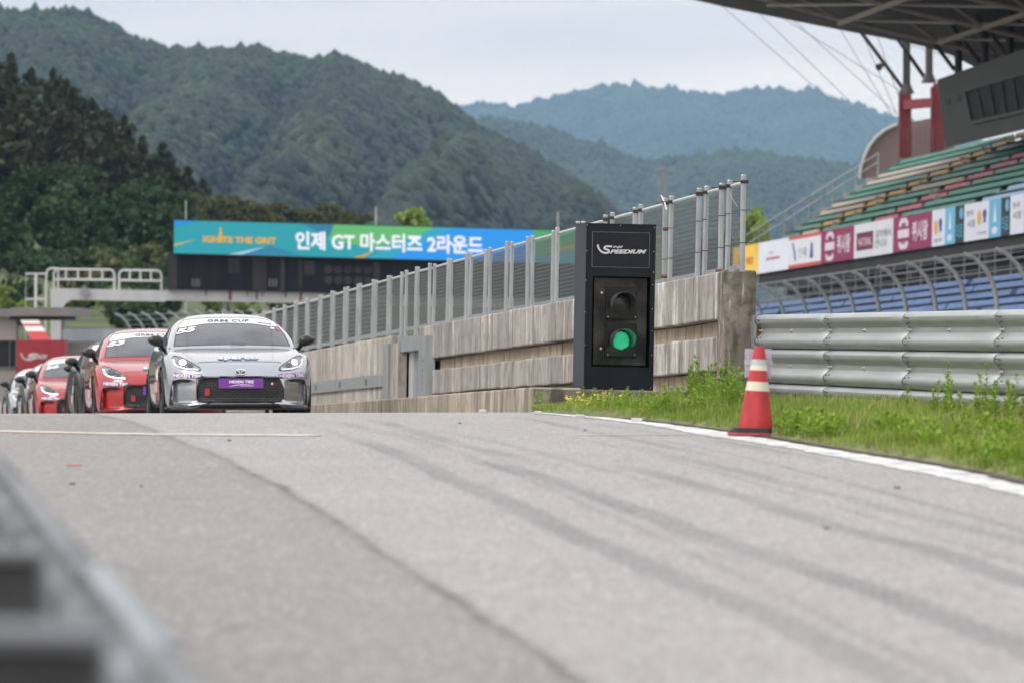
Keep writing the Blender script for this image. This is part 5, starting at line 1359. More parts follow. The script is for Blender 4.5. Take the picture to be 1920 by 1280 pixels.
# red portal frames and arched end wall
rf = thing('red_portal', 'red steel portal carrying the end of the grandstand roof', 'portal frame', P(1728, 300, 262))
for x0, x1, y0, y1 in ((1687, 1709, 165, 296), (1747, 1771, 157, 288)):
    mb = MB(); pbox(mb, x0 + 5, y0, x1, y1, 262, .8); pbox(mb, x0, y0 + 6, x0 + 5, y1, 261.9, .85); mb.build('column', red_m, rf)
mb = MB(); pbox(mb, 1694, 188, 1748, 206, 261.7, .6, 184, 201); pbox(mb, 1771, 182, 1790, 198, 261.7, .6, 180, 196); mb.build('beam', red_l, rf)
mb = MB()
for y in np.arange(242, 290, 7): mb.bar(P(1692, y + 2, 261.6), P(1780, y - 6, 261.6), .03, .03)
for x in range(1694, 1782, 8): mb.bar(P(x, 244, 261.6), P(x, 292, 261.6), .025, .025)
mb.build('railing', mat('railing_red_grey', (0.15, 0.06, 0.06), .6), rf)
arch = thing('arched_end_wall', 'grey arched end wall with a pale rim at the top of the grandstand', 'wall', P(1660, 330, 266))
arc = [(1612, 335), (1614, 316), (1620, 296), (1630, 275), (1643, 258), (1660, 244), (1682, 234)]
mb = MB(); mb.prism([P(x, y, 266) for x, y in arc + [(1790, 214), (1790, 300), (1700, 310), (1640, 335)]], (0, .4, 0)); mb.build('panel', mat('arch_brown_grey', (0.17, 0.135, 0.13), .8, var=.2, scale=.5), arch)
mb = MB(); mb.tube([P(x, y, 265.9) for x, y in arc], .085, 8); mb.build('rim', mat('rim_pale', (0.42, 0.42, 0.42), .6), arch, smooth=True)

# banners along the front of the upper tier
ban_m = {}
def banner(px0, px1, rgb, label, deco):
    Y0, Y1 = uY(px0, UB), uY(px1, UB); xr = Vector((-TAN, 1, SLP))
    t = thing('advertising_banner', label, 'banner', ST(UB, (Y0 + Y1) / 2, zb_))
    L = Y0 - Y1
    def B(fx, fy, d=0.0): return ST(UB - .02 - d, Y0 - L * fx, zb_ + (zt_ - zb_) * fy)
    m = mat('banner_%d_%d_%d' % rgb, S(*rgb), .6, var=.04, scale=.6)
    mb = MB(); mb.hexa([B(0, 0), B(1, 0), B(1, 0, -.06), B(0, 0, -.06), B(0, 1), B(1, 1), B(1, 1, -.06), B(0, 1, -.06)]); mb.build('sheet', m, t)
    for kind, args, col in deco:
        mb = MB(); mm = mat('print_%d_%d_%d' % col, S(*col), .6)
        if kind == 'text':
            body, x0, x1, y0, y1, kw = args; vs, fs, asp = text_geo(body, **kw); mb.raw([B(x0 + (x1 - x0) * x / asp, y0 + (y1 - y0) * y, .012) for x, y in vs], fs); nm = 'lettering'
        elif kind == 'poly':
            mb.raw([B(x, y, .008) for x, y in args], [tuple(range(len(args)))]); nm = 'print'
        elif kind == 'oval':
            cx, cy, rx, ry = args; mb.raw([B(cx + rx * math.cos(2 * math.pi * k / 20), cy + ry * math.sin(2 * math.pi * k / 20), .010) for k in range(20)], [tuple(range(20))]); nm = 'print'
        mb.build(nm, mm, t)
rect = lambda a, b, c, d: [(a, c), (b, c), (b, d), (a, d)]
mar = (140, 42, 86)
bottle = [('poly', [(.20,.06),(.36,.06),(.40,.16),(.40,.27),(.15,.27),(.16,.16)], (222,205,214)), ('poly', rect(.13,.42,.38,.62), (222,205,214)), ('poly', [(.16,.70),(.40,.70),(.40,.82),(.34,.94),(.22,.94),(.16,.82)], (222,205,214)), ('poly', rect(.22,.34,.70,.80), mar), ('poly', rect(.21,.34,.20,.28), mar), ('text', ('퀴시왕', .50, .90, .22, .80, dict(bold=.03)), (222,205,214))]
banner(1370, 1418, (240, 200, 80), 'yellow banner just right of the pit wall end', [('text', ('은행', .2, .8, .35, .6, dict(bold=.03)), (225,120,60))])
banner(1418, 1475, (226, 229, 238), 'white banner with small red script beside the yellow one', [('text', ('Jeronimo', .25, .72, .36, .50, dict(bold=.03, shear=.3)), (205,90,110)), ('text', ('더', .36, .48, .55, .66, {}), (130,135,145))])
banner(1475, 1535, (224, 226, 230), 'white banner framed by red bars above and below', [('poly', rect(0,1,0,.11), (205,85,80)), ('poly', rect(0,1,.90,1), (205,85,80)), ('poly', [(.10,.80),(.15,.80),(.22,.45),(.24,.22),(.19,.24),(.16,.5)], (85,105,165)), ('text', ('인제', .30, .56, .30, .62, {}), (175,180,185)), ('poly', [(.66,.24),(.78,.24),(.76,.5),(.76,.68),(.70,.74),(.68,.5)], (90,105,170))])
banner(1535, 1597, mar, 'maroon banner between the red framed and the white one', bottle)
banner(1597, 1670, (215, 216, 220), 'white banner with a maroon nameplate between two maroon ones', [('poly', rect(.07,.50,.22,.74), (110,38,66)), ('text', ('NATURAL', .12, .47, .34, .58, dict(bold=.03)), (205,180,190)), ('text', ('설악에서\n만나요', .56, .95, .22, .74, {}), (135,140,148))])
banner(1670, 1743, mar, 'maroon banner just left of the first light blue strip', bottle)
duo = [('oval', (.30,.52,.14,.20), (225,165,70)), ('oval', (.66,.62,.13,.13), (60,85,155)), ('poly', [(.60,.52),(.74,.52),(.80,.36),(.66,.42),(.56,.34)], (60,85,155)), ('text', ('하늘내린', .18, .80, .10, .22, {}), (140,145,155))]
banner(1743, 1767, (214, 218, 228), 'narrow white banner with an orange oval beside the maroon one', duo)
lb = [('poly', [(.38,.40),(.66,.40),(.54,.88),(.50,.88)], (205,220,232)), ('oval', (.50,.18,.24,.10), (205,220,232))]
bk = [('oval', (.70,.78,.22,.16), (95,165,200)), ('text', ('의료', .16, .86, .10, .52, dict(bold=.02)), (70,160,190))]
banner(1767, 1786, (110, 180, 212), 'light blue banner strip left of the first black one', lb)
banner(1786, 1803, (42, 44, 48), 'narrow black banner strip with blue letters, the left of two', bk)
banner(1803, 1849, (212, 215, 224), 'white banner with an orange oval between the two black strips', [('text', ('한국', .10, .38, .66, .82, {}), (110,115,125)), ('text', ('시장', .12, .46, .36, .56, {}), (110,115,125)), ('oval', (.62,.58,.08,.20), (225,165,70)), ('oval', (.84,.66,.08,.12), (60,85,155)), ('poly', [(.80,.56),(.88,.56),(.90,.42),(.84,.46),(.78,.40)], (60,85,155)), ('text', ('하늘내린', .55, .92, .12, .22, {}), (140,145,155))])
banner(1849, 1872, (105, 172, 206), 'light blue banner strip left of the second black one', lb)
banner(1872, 1889, (42, 44, 48), 'narrow black banner strip with blue letters, the right of two', bk)
banner(1889, 1915, (214, 217, 226), 'white banner at the right edge of the picture', [('text', ('한국', .2, .7, .66, .82, {}), (110,115,125)), ('text', ('시장', .2, .85, .38, .58, {}), (110,115,125))])
banner(1915, 1990, (150, 175, 200), 'pale blue banner cut by the right edge', [])

# catch fence in front of the stand
UFc = 32.0
cfr = thing('catch_fence', 'line of bent steel catch fence posts before the blue seats', 'fence', Vector((UFc - TAN * 165, 165, -2)))
tips = [(1388, 545), (1427, 537), (1468, 530), (1510, 523), (1552, 516), (1597, 510), (1645, 500), (1698, 492), (1751, 484), (1807, 476), (1866, 467), (1930, 457)]
rows = []
for k, (px, py) in enumerate(tips):
    s_ = (41 + 18 * (px - 1427) / 438) / 53; Yq = uY(px + 50 * s_, UFc)
    pl = [P(px + dx * s_, py + dy * s_, Yq) for dx, dy in ((0, 0), (19, 8), (38, 27), (49, 46), (55, 68), (58, 92), (60, 140), (60, 200))]
    mb = MB(); mb.tube(pl, .062, 8); mb.build('post', galv_d, cfr, smooth=True); rows.append(pl)
mb = MB()
for j in range(0, 7):
    for a, b in zip(rows[:-1], rows[1:]):
        mb.tube([a[j], b[j]], .009, 4)
        if j < 6: mb.tube([a[j].lerp(a[j + 1], .5), b[j].lerp(b[j + 1], .5)], .005, 4)
for a, b in zip(rows[:-1], rows[1:]):
    for t in np.linspace(.08, .92, 11):
        for j in range(6): mb.tube([a[j].lerp(b[j], t), a[j + 1].lerp(b[j + 1], t)], .0038, 3)
mb.build('wire_mesh', mat('catch_wire', (0.16, 0.17, 0.18), .5, .4), cfr)
# ================================================================== race cars
def cc_eval(me, level):
    o = bpy.data.objects.new('cage', me); TMP.collection.objects.link(o)
    md = o.modifiers.new('s', 'SUBSURF'); md.levels = level; md.render_levels = level
    TMP.view_layers[0].update(); dg = TMP.view_layers[0].depsgraph
    r = bpy.data.meshes.new_from_object(o.evaluated_get(dg)); bpy.data.objects.remove(o); bpy.data.meshes.remove(me)
    return r
def cage(vs, fs):
    bm = bmesh.new(); vv = [bm.verts.new(v) for v in vs]
    for f in fs:
        try: bm.faces.new([vv[i] for i in f])
        except ValueError: pass
    bmesh.ops.remove_doubles(bm, verts=bm.verts, dist=1e-4); bmesh.ops.recalc_face_normals(bm, faces=bm.faces)
    me = bpy.data.meshes.new('cage'); bm.to_mesh(me); bm.free(); return me
def mirrored(grids):
    vs = []; fs = []
    for g_ in grids:
        for sgn in (1, -1):
            k = len(vs); n = len(g_[0])
            for row in g_: vs += [(p[0] * sgn, p[1], p[2]) for p in row]
            for i in range(len(g_) - 1):
                for j in range(n - 1):
                    q = (k + i * n + j, k + i * n + j + 1, k + (i + 1) * n + j + 1, k + (i + 1) * n + j); fs.append(q if sgn == 1 else q[::-1])
    return vs, fs
cx_ = [[0]*10, [.30]*10, [.55,.56,.57,.57,.57,.565,.55,.54,.53,.53], [.73,.74,.745,.745,.75,.745,.725,.70,.68,.665], [.825,.84,.855,.86,.865,.862,.835,.805,.78,.76]]
cyy = [[.03,-.01,-.02,-.01,.05,.19,.50,.80,1.10,1.36], [.035,.0,-.01,.0,.065,.205,.51,.80,1.09,1.35], [.085,.06,.05,.06,.13,.28,.55,.82,1.08,1.33], [.20,.18,.18,.19,.27,.41,.61,.85,1.08,1.31], [.40,.39,.39,.41,.47,.55,.67,.86,1.08,1.30]]
czz = [[.15,.20,.37,.53,.64,.722,.790,.838,.876,.905], [.15,.20,.37,.53,.64,.722,.795,.842,.877,.903], [.15,.20,.37,.53,.64,.722,.795,.835,.868,.897], [.15,.20,.37,.53,.645,.742,.812,.842,.862,.887], [.15,.20,.37,.53,.64,.748,.812,.835,.852,.874]]
front = [[(cx_[u][i], cyy[u][i], czz[u][i]) for u in range(5)] for i in range(10)]
door_x = [.80,.86,.885,.888,.888,.884,.874,.860,.84,.815]; door_z = [.16,.20,.30,.40,.50,.60,.68,.755,.82,.875]
flank = []
for i in range(10):
    e = front[i][4]; d = (door_x[i], 1.55, door_z[i]); row = []
    for v in range(6):
        t = v / 5; x = e[0] + (d[0] - e[0]) * t + .035 * math.sin(math.pi * min(1, t * 1.1)) * (1 - (i / 9) ** 3)
        row.append((min(x, .892), e[1] + (d[1] - e[1]) * t, e[2] + (d[2] - e[2]) * t))
    row[-1] = d; flank.append(row)
rear_st = [(1.55, 1, 0, 0), (2.2, .985, 0, .005), (2.85, .99, .0, .02), (3.4, 1.0, .01, .05), (3.85, .97, .04, .075), (4.15, .86, .10, .085), (4.26, .74, .16, .07)]
rear = []
for i in range(10): rear.append([(door_x[i] * k, y, door_z[i] + a * (1 - i / 9) + b * (i / 9)) for y, k, a, b in rear_st])
deck_x = [0, .30, .53, .665, .76]
deck = [[front[9][u] for u in range(5)]]
deck.append([(deck_x[u] * 1.03, 1.5, .905 - .03 * (u / 4)) for u in range(4)] + [(door_x[9], 1.55, door_z[9])])
for y, k, a, b in rear_st[1:]: deck.append([(door_x[9] * k * q, y, .895 + b + .02 * (1 - q)) for q in (0, .38, .68, .86)] + [(door_x[9] * k, y, door_z[9] + b)])
back = [[(door_x[i] * .74 * q, 4.26 + .02 * (1 - q), rear[i][-1][2] if q == 1 else rear[i][-1][2] + .02 * (1 - q)) for q in (0, .38, .68, .86, 1)] for i in range(10)]
body_me = cc_eval(cage(*mirrored([front, flank, rear, deck, back])), 3)
WC = ((.86, .318), (3.42, .318)); RA = .348
bm = bmesh.new(); bm.from_mesh(body_me)
def inarch(v, k=1.0): return abs(v.co.x) > .60 and v.co.z < .72 and any((v.co.y - a) ** 2 + (v.co.z - b) ** 2 < (RA * k) ** 2 for a, b in WC)
bmesh.ops.delete(bm, geom=[f for f in bm.faces if all(inarch(v) for v in f.verts)], context='FACES')
for v in bm.verts:
    if inarch(v):
        for a, b in WC:
            d = math.hypot(v.co.y - a, v.co.z - b)
            if d < RA and d > 1e-4: v.co.y = a + (v.co.y - a) * RA / d; v.co.z = b + (v.co.z - b) * RA / d
ss = lambda t: max(0, min(1, t)) ** 2 * (3 - 2 * max(0, min(1, t)))
for v in bm.verts:        # corner pockets and the recessed mouth of the bumper
    ax_, z = abs(v.co.x), v.co.z
    if v.co.y < .6:
        if .50 < ax_ < .79 and .185 < z < .49:
            e = min(ss((z - .185) / .04), ss((.49 - z) / .05)); v.co.y += .085 * ss((ax_ - .50) / .25) * e * (1 - ss((ax_ - .765) / .025))
        if ax_ < .53 and .22 < z < .52: v.co.y += .045 * min(ss((z - .22) / .03), ss((.52 - z) / .02), ss((.53 - ax_) / .05))
        if ax_ < .85 and z < .30: v.co.y -= .035 * ss((.24 - z) / .05) * (1 - ss((ax_ - .6) / .2))
bm.to_mesh(body_me); bvh_body = BVHTree.FromBMesh(bm); bm.free()
body_me.polygons.foreach_set('use_smooth', [True] * len(body_me.polygons)); body_me.set_sharp_from_angle(angle=.75)
gst = [(1.20, (.75,.80), (.735,.82), (.71,.83), (.4,.84), .845), (1.29, (.77,.875), (.752,.893), (.718,.908), (.4,.920), .925), (1.50, (.79,.885), (.765,.955), (.705,1.010), (.38,1.050), 1.065), (1.75, (.80,.89), (.745,1.045), (.645,1.125), (.36,1.165), 1.182), (2.02, (.81,.895), (.725,1.10), (.580,1.222), (.34,1.258), 1.272), (2.30, (.81,.90), (.71,1.12), (.558,1.270), (.33,1.312), 1.322), (2.7, (.80,.91), (.70,1.12), (.550,1.274), (.32,1.318), 1.328), (3.1, (.79,.93), (.66,1.09), (.52,1.205), (.31,1.255), 1.27), (3.6, (.74,.945), (.60,1.01), (.48,1.07), (.3,1.11), 1.12), (4.0, (.70,.94), (.56,.95), (.45,.96), (.3,.965), .97)]
gr_ = [[(a[0], y, a[1]), (b[0], y, b[1]), (c[0], y, c[1]), (d[0], y, d[1]), (0, y, e)] for y, a, b, c, d, e in gst]
cab_me = cc_eval(cage(*mirrored([gr_])), 3)
cab_me.polygons.foreach_set('use_smooth', [True] * len(cab_me.polygons))
bm = bmesh.new(); bm.from_mesh(cab_me); bvh_cab = BVHTree.FromBMesh(bm); bm.free()
def cast_front(bvh, x, z, off):
    h, n, i, d = bvh.ray_cast(Vector((x, -2, z)), Vector((0, 1, 0)))
    if h is None: return Vector((x, 1.0, z))
    if n.y > 0: n = -n
    return h + n * off
def cast_side(bvh, y, z, off, sgn):
    h, n, i, d = bvh.ray_cast(Vector((sgn * 3, y, z)), Vector((-sgn, 0, 0)))
    if h is None: return Vector((sgn * .85, y, z))
    if n.x * sgn < 0: n = -n
    return h + n * off
def patch(polys, castf, name, rounds=4, maxlen=.05):
    bm = bmesh.new()
    for poly in polys:
        vv = [bm.verts.new((a, b, 0)) for a, b in poly]
        f = bm.faces.new(vv); bmesh.ops.triangulate(bm, faces=[f])
    for _ in range(rounds):
        ed = [e for e in bm.edges if e.calc_length() > maxlen]
        if not ed: break
        bmesh.ops.subdivide_edges(bm, edges=ed, cuts=1); bmesh.ops.triangulate(bm, faces=[f for f in bm.faces if len(f.verts) > 3])
    for v in bm.verts: v.co = castf(v.co.x, v.co.y)
    me = bpy.data.meshes.new(name); bm.to_mesh(me); bm.free()
    me.polygons.foreach_set('use_smooth', [True] * len(me.polygons)); return me
def stroke(pts, w, closed=False):
    """A line as quads in 2D."""
    out_ = []; pts = [Vector(p) for p in pts]
    n = len(pts); rng = range(n if closed else n - 1); nrm = []
    for i in range(n):
        a = pts[i - 1] if (closed or i > 0) else pts[i]; b = pts[(i + 1) % n] if (closed or i < n - 1) else pts[i]
        t = (b - a).normalized(); nrm.append(Vector((-t.y, t.x)) * w / 2)
    for i in rng:
        j = (i + 1) % n; out_.append([tuple(pts[i] + nrm[i]), tuple(pts[j] + nrm[j]), tuple(pts[j] - nrm[j]), tuple(pts[i] - nrm[i])])
    return out_
def txt(name, body, x0, x1, z0, z1, castf, skew=0.0, **kw):
    vs, fs, asp = text_geo(body, **kw); bm = bmesh.new()
    vv = [bm.verts.new((x0 + (x1 - x0) * x / asp, z0 + (z1 - z0) * y + skew * (x / asp), 0)) for x, y in vs]
    for f in fs:
        try: bm.faces.new([vv[i] for i in f])
        except ValueError: pass
    for _ in range(3):                      # fine enough to follow the curve below
        ed = [e for e in bm.edges if e.calc_length() > .016]
        if not ed: break
        bmesh.ops.subdivide_edges(bm, edges=ed, cuts=1); bmesh.ops.triangulate(bm, faces=[f for f in bm.faces if len(f.verts) > 3])
    for v in bm.verts: v.co = castf(v.co.x, v.co.y)
    me = bpy.data.meshes.new(name); bm.to_mesh(me); bm.free(); return me
mirror2 = lambda polys: [[(-a, b) for a, b in p][::-1] for p in polys]
fb = lambda off: (lambda x, z: cast_front(bvh_body, x, z, off))
fc = lambda off: (lambda x, z: cast_front(bvh_cab, x, z, off))
# materials
def paint(name, col, metal, rough=.32): return mat('paint_' + name, col, rough, metal, coat=1.0, var=.03, scale=3)
PAINT = {'silver': paint('silver', (0.40, 0.415, 0.45), .85, .22), 'red': paint('red', (0.36, 0.003, 0.007), .0, .35), 'black': mat('paint_black', (0.008, 0.008, 0.009), .28, spec=.35), 'grey': paint('grey', (0.045, 0.047, 0.052), .35)}
M_ = dict(trim=mat('gloss_black_trim', (0.012, 0.012, 0.013), .3), matt=mat('matt_black_plastic', (0.016, 0.016, 0.017), .65), glass=mat('car_glass', (0.075, 0.08, 0.09), .06, spec=.8, var=.35, scale=2.2, stretch=(1, 1, 2.5)), white=mat('decal_white', (0.80, 0.80, 0.80), .4), ink=mat('decal_ink', (0.10, 0.11, 0.14), .5), pink=mat('decal_pink', (0.62, 0.32, 0.34), .5), purple=mat('decal_purple', (0.16, 0.035, 0.30), .45), blue=mat('decal_blue', (0.15, 0.22, 0.58), .45), redm=mat('tow_red', (0.42, 0.03, 0.04), .5), tyre=mat('tyre_rubber', (0.018, 0.018, 0.019), .75, var=.3, scale=8), rim=mat('rim_dark', (0.05, 0.05, 0.055), .35, .7), lamp=mat('headlight_reflector', (0.26, 0.275, 0.28), .12, .35, var=.5, scale=22), lampc=mat('headlight_bowl', (0.10, 0.105, 0.11), .1, .6), drl=mat('running_light_white', (0.78, 0.79, 0.80), .3), chrome=mat('chrome', (0.7, 0.7, 0.72), .12, 1.0), under=mat('underbody_black', (0.008, 0.008, 0.008), .9))  # car glass: the uneven tone in its colour stands in for reflections
M_['beam'] = mat('lamp_beam', (1, .98, .9), .3, emis=5.0, ecol=(1.0, .97, .88)); M_['drl_on'] = mat('running_light_on', (0.9, .9, .9), .3, emis=.75, ecol=(1, 1, 1))
gm_ = bpy.data.materials.new('grille_mesh'); gm_.use_nodes = True; t = gm_.node_tree; b = t.nodes['Principled BSDF']
tcn = t.nodes.new('ShaderNodeTexCoord'); mpn = t.nodes.new('ShaderNodeMapping'); mpn.inputs['Rotation'].default_value = (math.radians(90), 0, 0)
bt = t.nodes.new('ShaderNodeTexBrick'); bt.inputs['Color1'].default_value = (.004, .004, .004, 1); bt.inputs['Color2'].default_value = (.007, .007, .007, 1); bt.inputs['Mortar'].default_value = (.045, .045, .048, 1)
bt.inputs['Scale'].default_value = 1.0; bt.inputs['Mortar Size'].default_value = .0035; bt.inputs['Brick Width'].default_value = .062; bt.inputs['Row Height'].default_value = .030
t.links.new(tcn.outputs['Object'], mpn.inputs[0]); t.links.new(mpn.outputs[0], bt.inputs[0]); t.links.new(bt.outputs[0], b.inputs['Base Color']); b.inputs['Roughness'].default_value = .45
M_['grille'] = gm_
# part meshes, built once
PARTS = []           # (name, mesh, material key, parent index)
def part(name, me, key, parent=None): PARTS.append((name, me, key, parent)); return len(PARTS) - 1
def mesh_of(mb, name, smooth=False, fix=True):
    me = mb.mesh(name, [], smooth=smooth); me.materials.append(None)
    if fix:
        bm = bmesh.new(); bm.from_mesh(me); bmesh.ops.remove_doubles(bm, verts=bm.verts, dist=1e-5); bmesh.ops.recalc_face_normals(bm, faces=bm.faces); bm.to_mesh(me); bm.free()
    if smooth: smooth_by_angle(me, .7)
    return me
part('body', body_me, 'paint'); part('roof', cab_me, 'paint')
arch_e = [(.70,.905),(.66,1.04),(.605,1.14),(.545,1.222)]
top_c = [(.40,1.243),(.2,1.254),(0,1.257)]
ws = arch_e + top_c; ws_poly = ws + [(-a, b) for a, b in ws[-2::-1]]
ip = part('windscreen', patch([[(a, b) for a, b in ws_poly] + [(-.35,.918),(0,.924),(.35,.918)]], fc(.004), 'windscreen'), 'glass')
part('seal', patch(stroke(ws_poly, .012), fc(.006), 'seal', 1), 'trim', ip)
ban = [(.600,1.142),(.545,1.217),(.40,1.238),(.2,1.249),(0,1.252),(-.2,1.249),(-.40,1.238),(-.545,1.217),(-.615,1.128),(-.48,1.150),(-.30,1.178),(0,1.190),(.30,1.178),(.48,1.150)]
part('windscreen_banner', patch([ban], fc(.008), 'windscreen_banner'), 'white', ip)
part('banner_lettering', txt('banner_lettering', 'GR86 CUP', -.255, .255, 1.197, 1.231, fc(.014), bold=.03, shear=.12, space=1.05), 'ink', ip)
part('banner_lettering', txt('banner_lettering', 'TIME TRIAL', -.545, -.335, 1.160, 1.176, fc(.011), skew=.022, bold=.0, shear=.2), 'pink', ip)
part('banner_print', patch([[(.33,1.195),(.53,1.172),(.53,1.176),(.33,1.199)], [(.35,1.184),(.53,1.163),(.53,1.167),(.35,1.188)]], fc(.011), 'banner_print'), 'ink', ip)
part('corner_sticker', patch([[(.50,1.135),(.545,1.128),(.545,1.108),(.50,1.115)]], fc(.009), 'corner_sticker'), 'white', ip)
part('corner_sticker', patch([[(.56,1.125),(.60,1.10),(.605,1.075),(.565,1.10)]], fc(.009), 'corner_sticker'), 'redm', ip)
part('wiper', patch(stroke([(-.02,.926),(.10,.930),(.16,.927)], .006), fc(.02), 'wiper'), 'matt')
for s in (1, -1):
    part('side_window', patch([[(1.50,.925),(1.80,1.055),(2.05,1.125),(2.6,1.145),(2.62,.945)], [(2.68,.945),(2.66,1.142),(2.95,1.11),(3.25,1.03),(3.3,.975)]], (lambda q: (lambda y, z: cast_side(bvh_cab, y, z, .005, q)))(s), 'side_window'), 'glass')
    part('roof_seam', patch(stroke([(s * .548, 1.235), (s * .53, 1.27)], .006), fc(.004), 'roof_seam', 1), 'trim')
mouth = [(-.43,.520),(.43,.520),(.475,.475),(.51,.37),(.505,.262),(.47,.238),(.335,.222),(-.335,.222),(-.47,.238),(-.505,.262),(-.51,.37),(-.475,.475)]
ig = part('grille', patch([mouth], fb(.004), 'grille'), 'grille')
part('grille_surround', patch(stroke(mouth, .020, True), fb(.007), 'grille_surround', 2), 'trim', ig)
part('grille_bar', patch([[(-.44,.508),(.44,.508),(.44,.486),(-.44,.486)]], fb(.008), 'grille_bar'), 'trim', ig)
part('lower_intake', patch([[(-.45,.205),(.45,.205),(.50,.160),(-.50,.160)]], fb(.006), 'lower_intake'), 'matt')
for s in (1, -1): part('lip_fin', patch(stroke([(s*.325,.30),(s*.325,.235),(s*.43,.195),(s*.56,.185),(s*.80,.195)], .012), fb(.012), 'lip_fin'), 'trim')
pl = MB()
for k in range(1): pl.hexa([(-.265,-.045,.387),(.265,-.045,.387),(.265,-.030,.387),(-.265,-.030,.387),(-.265,-.035,.503),(.265,-.035,.503),(.265,-.020,.503),(-.265,-.020,.503)])
ipl = part('sponsor_plate', mesh_of(pl, 'sponsor_plate'), 'purple', ig)
def plate(x, z): return Vector((x, -.0465 + (z - .387) / .116 * .010, z))
part('plate_lettering', txt('plate_lettering', 'NEXEN TIRE', -.138, .152, .446, .480, plate, bold=.035), 'white', ig)
part('plate_lettering', txt('plate_lettering', 'MOTORSPORTS', .0, .15, .410, .422, plate, bold=.03, shear=.15), 'white', ig)
me = MB(); me.sheet([[plate(x, z + w) for x, z, w in ((-.145,.404,0),(-.06,.420,.0),(.03,.430,.0),(.15,.436,.0))], [plate(x, z + w) for x, z, w in ((-.145,.404,.002),(-.06,.420,.008),(.03,.430,.006),(.15,.436,.001))]]); part('plate_swoosh', mesh_of(me, 'plate_swoosh'), 'white', ig)
part('tow_strap', patch([[(-.415,.384),(-.360,.384),(-.360,.306),(-.415,.306)]], fb(.03), 'tow_strap'), 'redm', ig)
tm = MB(); tm.tube([(-.47,.02,.50),(-.475,-.05,.50)], .028, 10); tm.tube([(-.44,-.03,.52),(-.50,-.05,.475)], .022, 8); part('tow_eye', mesh_of(tm, 'tow_eye', True), 'trim', ig)
part('grille_badge', patch([[(.365,.452),(.385,.452),(.385,.428),(.365,.428)]], fb(.012), 'grille_badge'), 'chrome', ig); part('grille_badge', patch([[(.388,.455),(.41,.455),(.402,.428),(.388,.428)]], fb(.012), 'grille_badge'), 'redm', ig)
ell = lambda cx0, cz0, rx, rz, n=20: [(cx0 + rx * math.cos(2 * math.pi * k / n), cz0 + rz * math.sin(2 * math.pi * k / n)) for k in range(n)]
ie = part('emblem', patch(stroke(ell(0,.575,.062,.031), .0075, True) + stroke(ell(0,.575,.017,.027), .006, True) + stroke(ell(0,.588,.042,.012), .0055, True), fb(.016), 'emblem', 3, .015), 'chrome')
part('emblem_back', patch([ell(0,.575,.060,.029)], fb(.010), 'emblem_back', 6, .012), 'trim', ie)
isp = part('bonnet_sticker', txt('bonnet_sticker', 'sparco', -.250, .240, .708, .760, fb(.006), bold=.105, space=1.05), 'blue')
part('bonnet_lettering', txt('bonnet_lettering', 'sparco', -.244, .234, .714, .754, fb(.013), bold=.02, space=1.05), 'white', isp)
part('shut_line', patch(stroke([(-.50,.690),(-.42,.700),(-.2,.704),(0,.705),(.2,.704),(.42,.700),(.50,.690)], .005), fb(.002), 'shut_line', 3), 'trim')
hl = [(-.775,.758),(-.750,.776),(-.68,.755),(-.58,.700),(-.475,.632),(-.466,.606),(-.495,.596),(-.62,.604),(-.705,.632),(-.742,.662),(-.766,.71)]
drl = [(-.768,.735),(-.750,.672),(-.712,.640),(-.62,.612),(-.49,.604)]
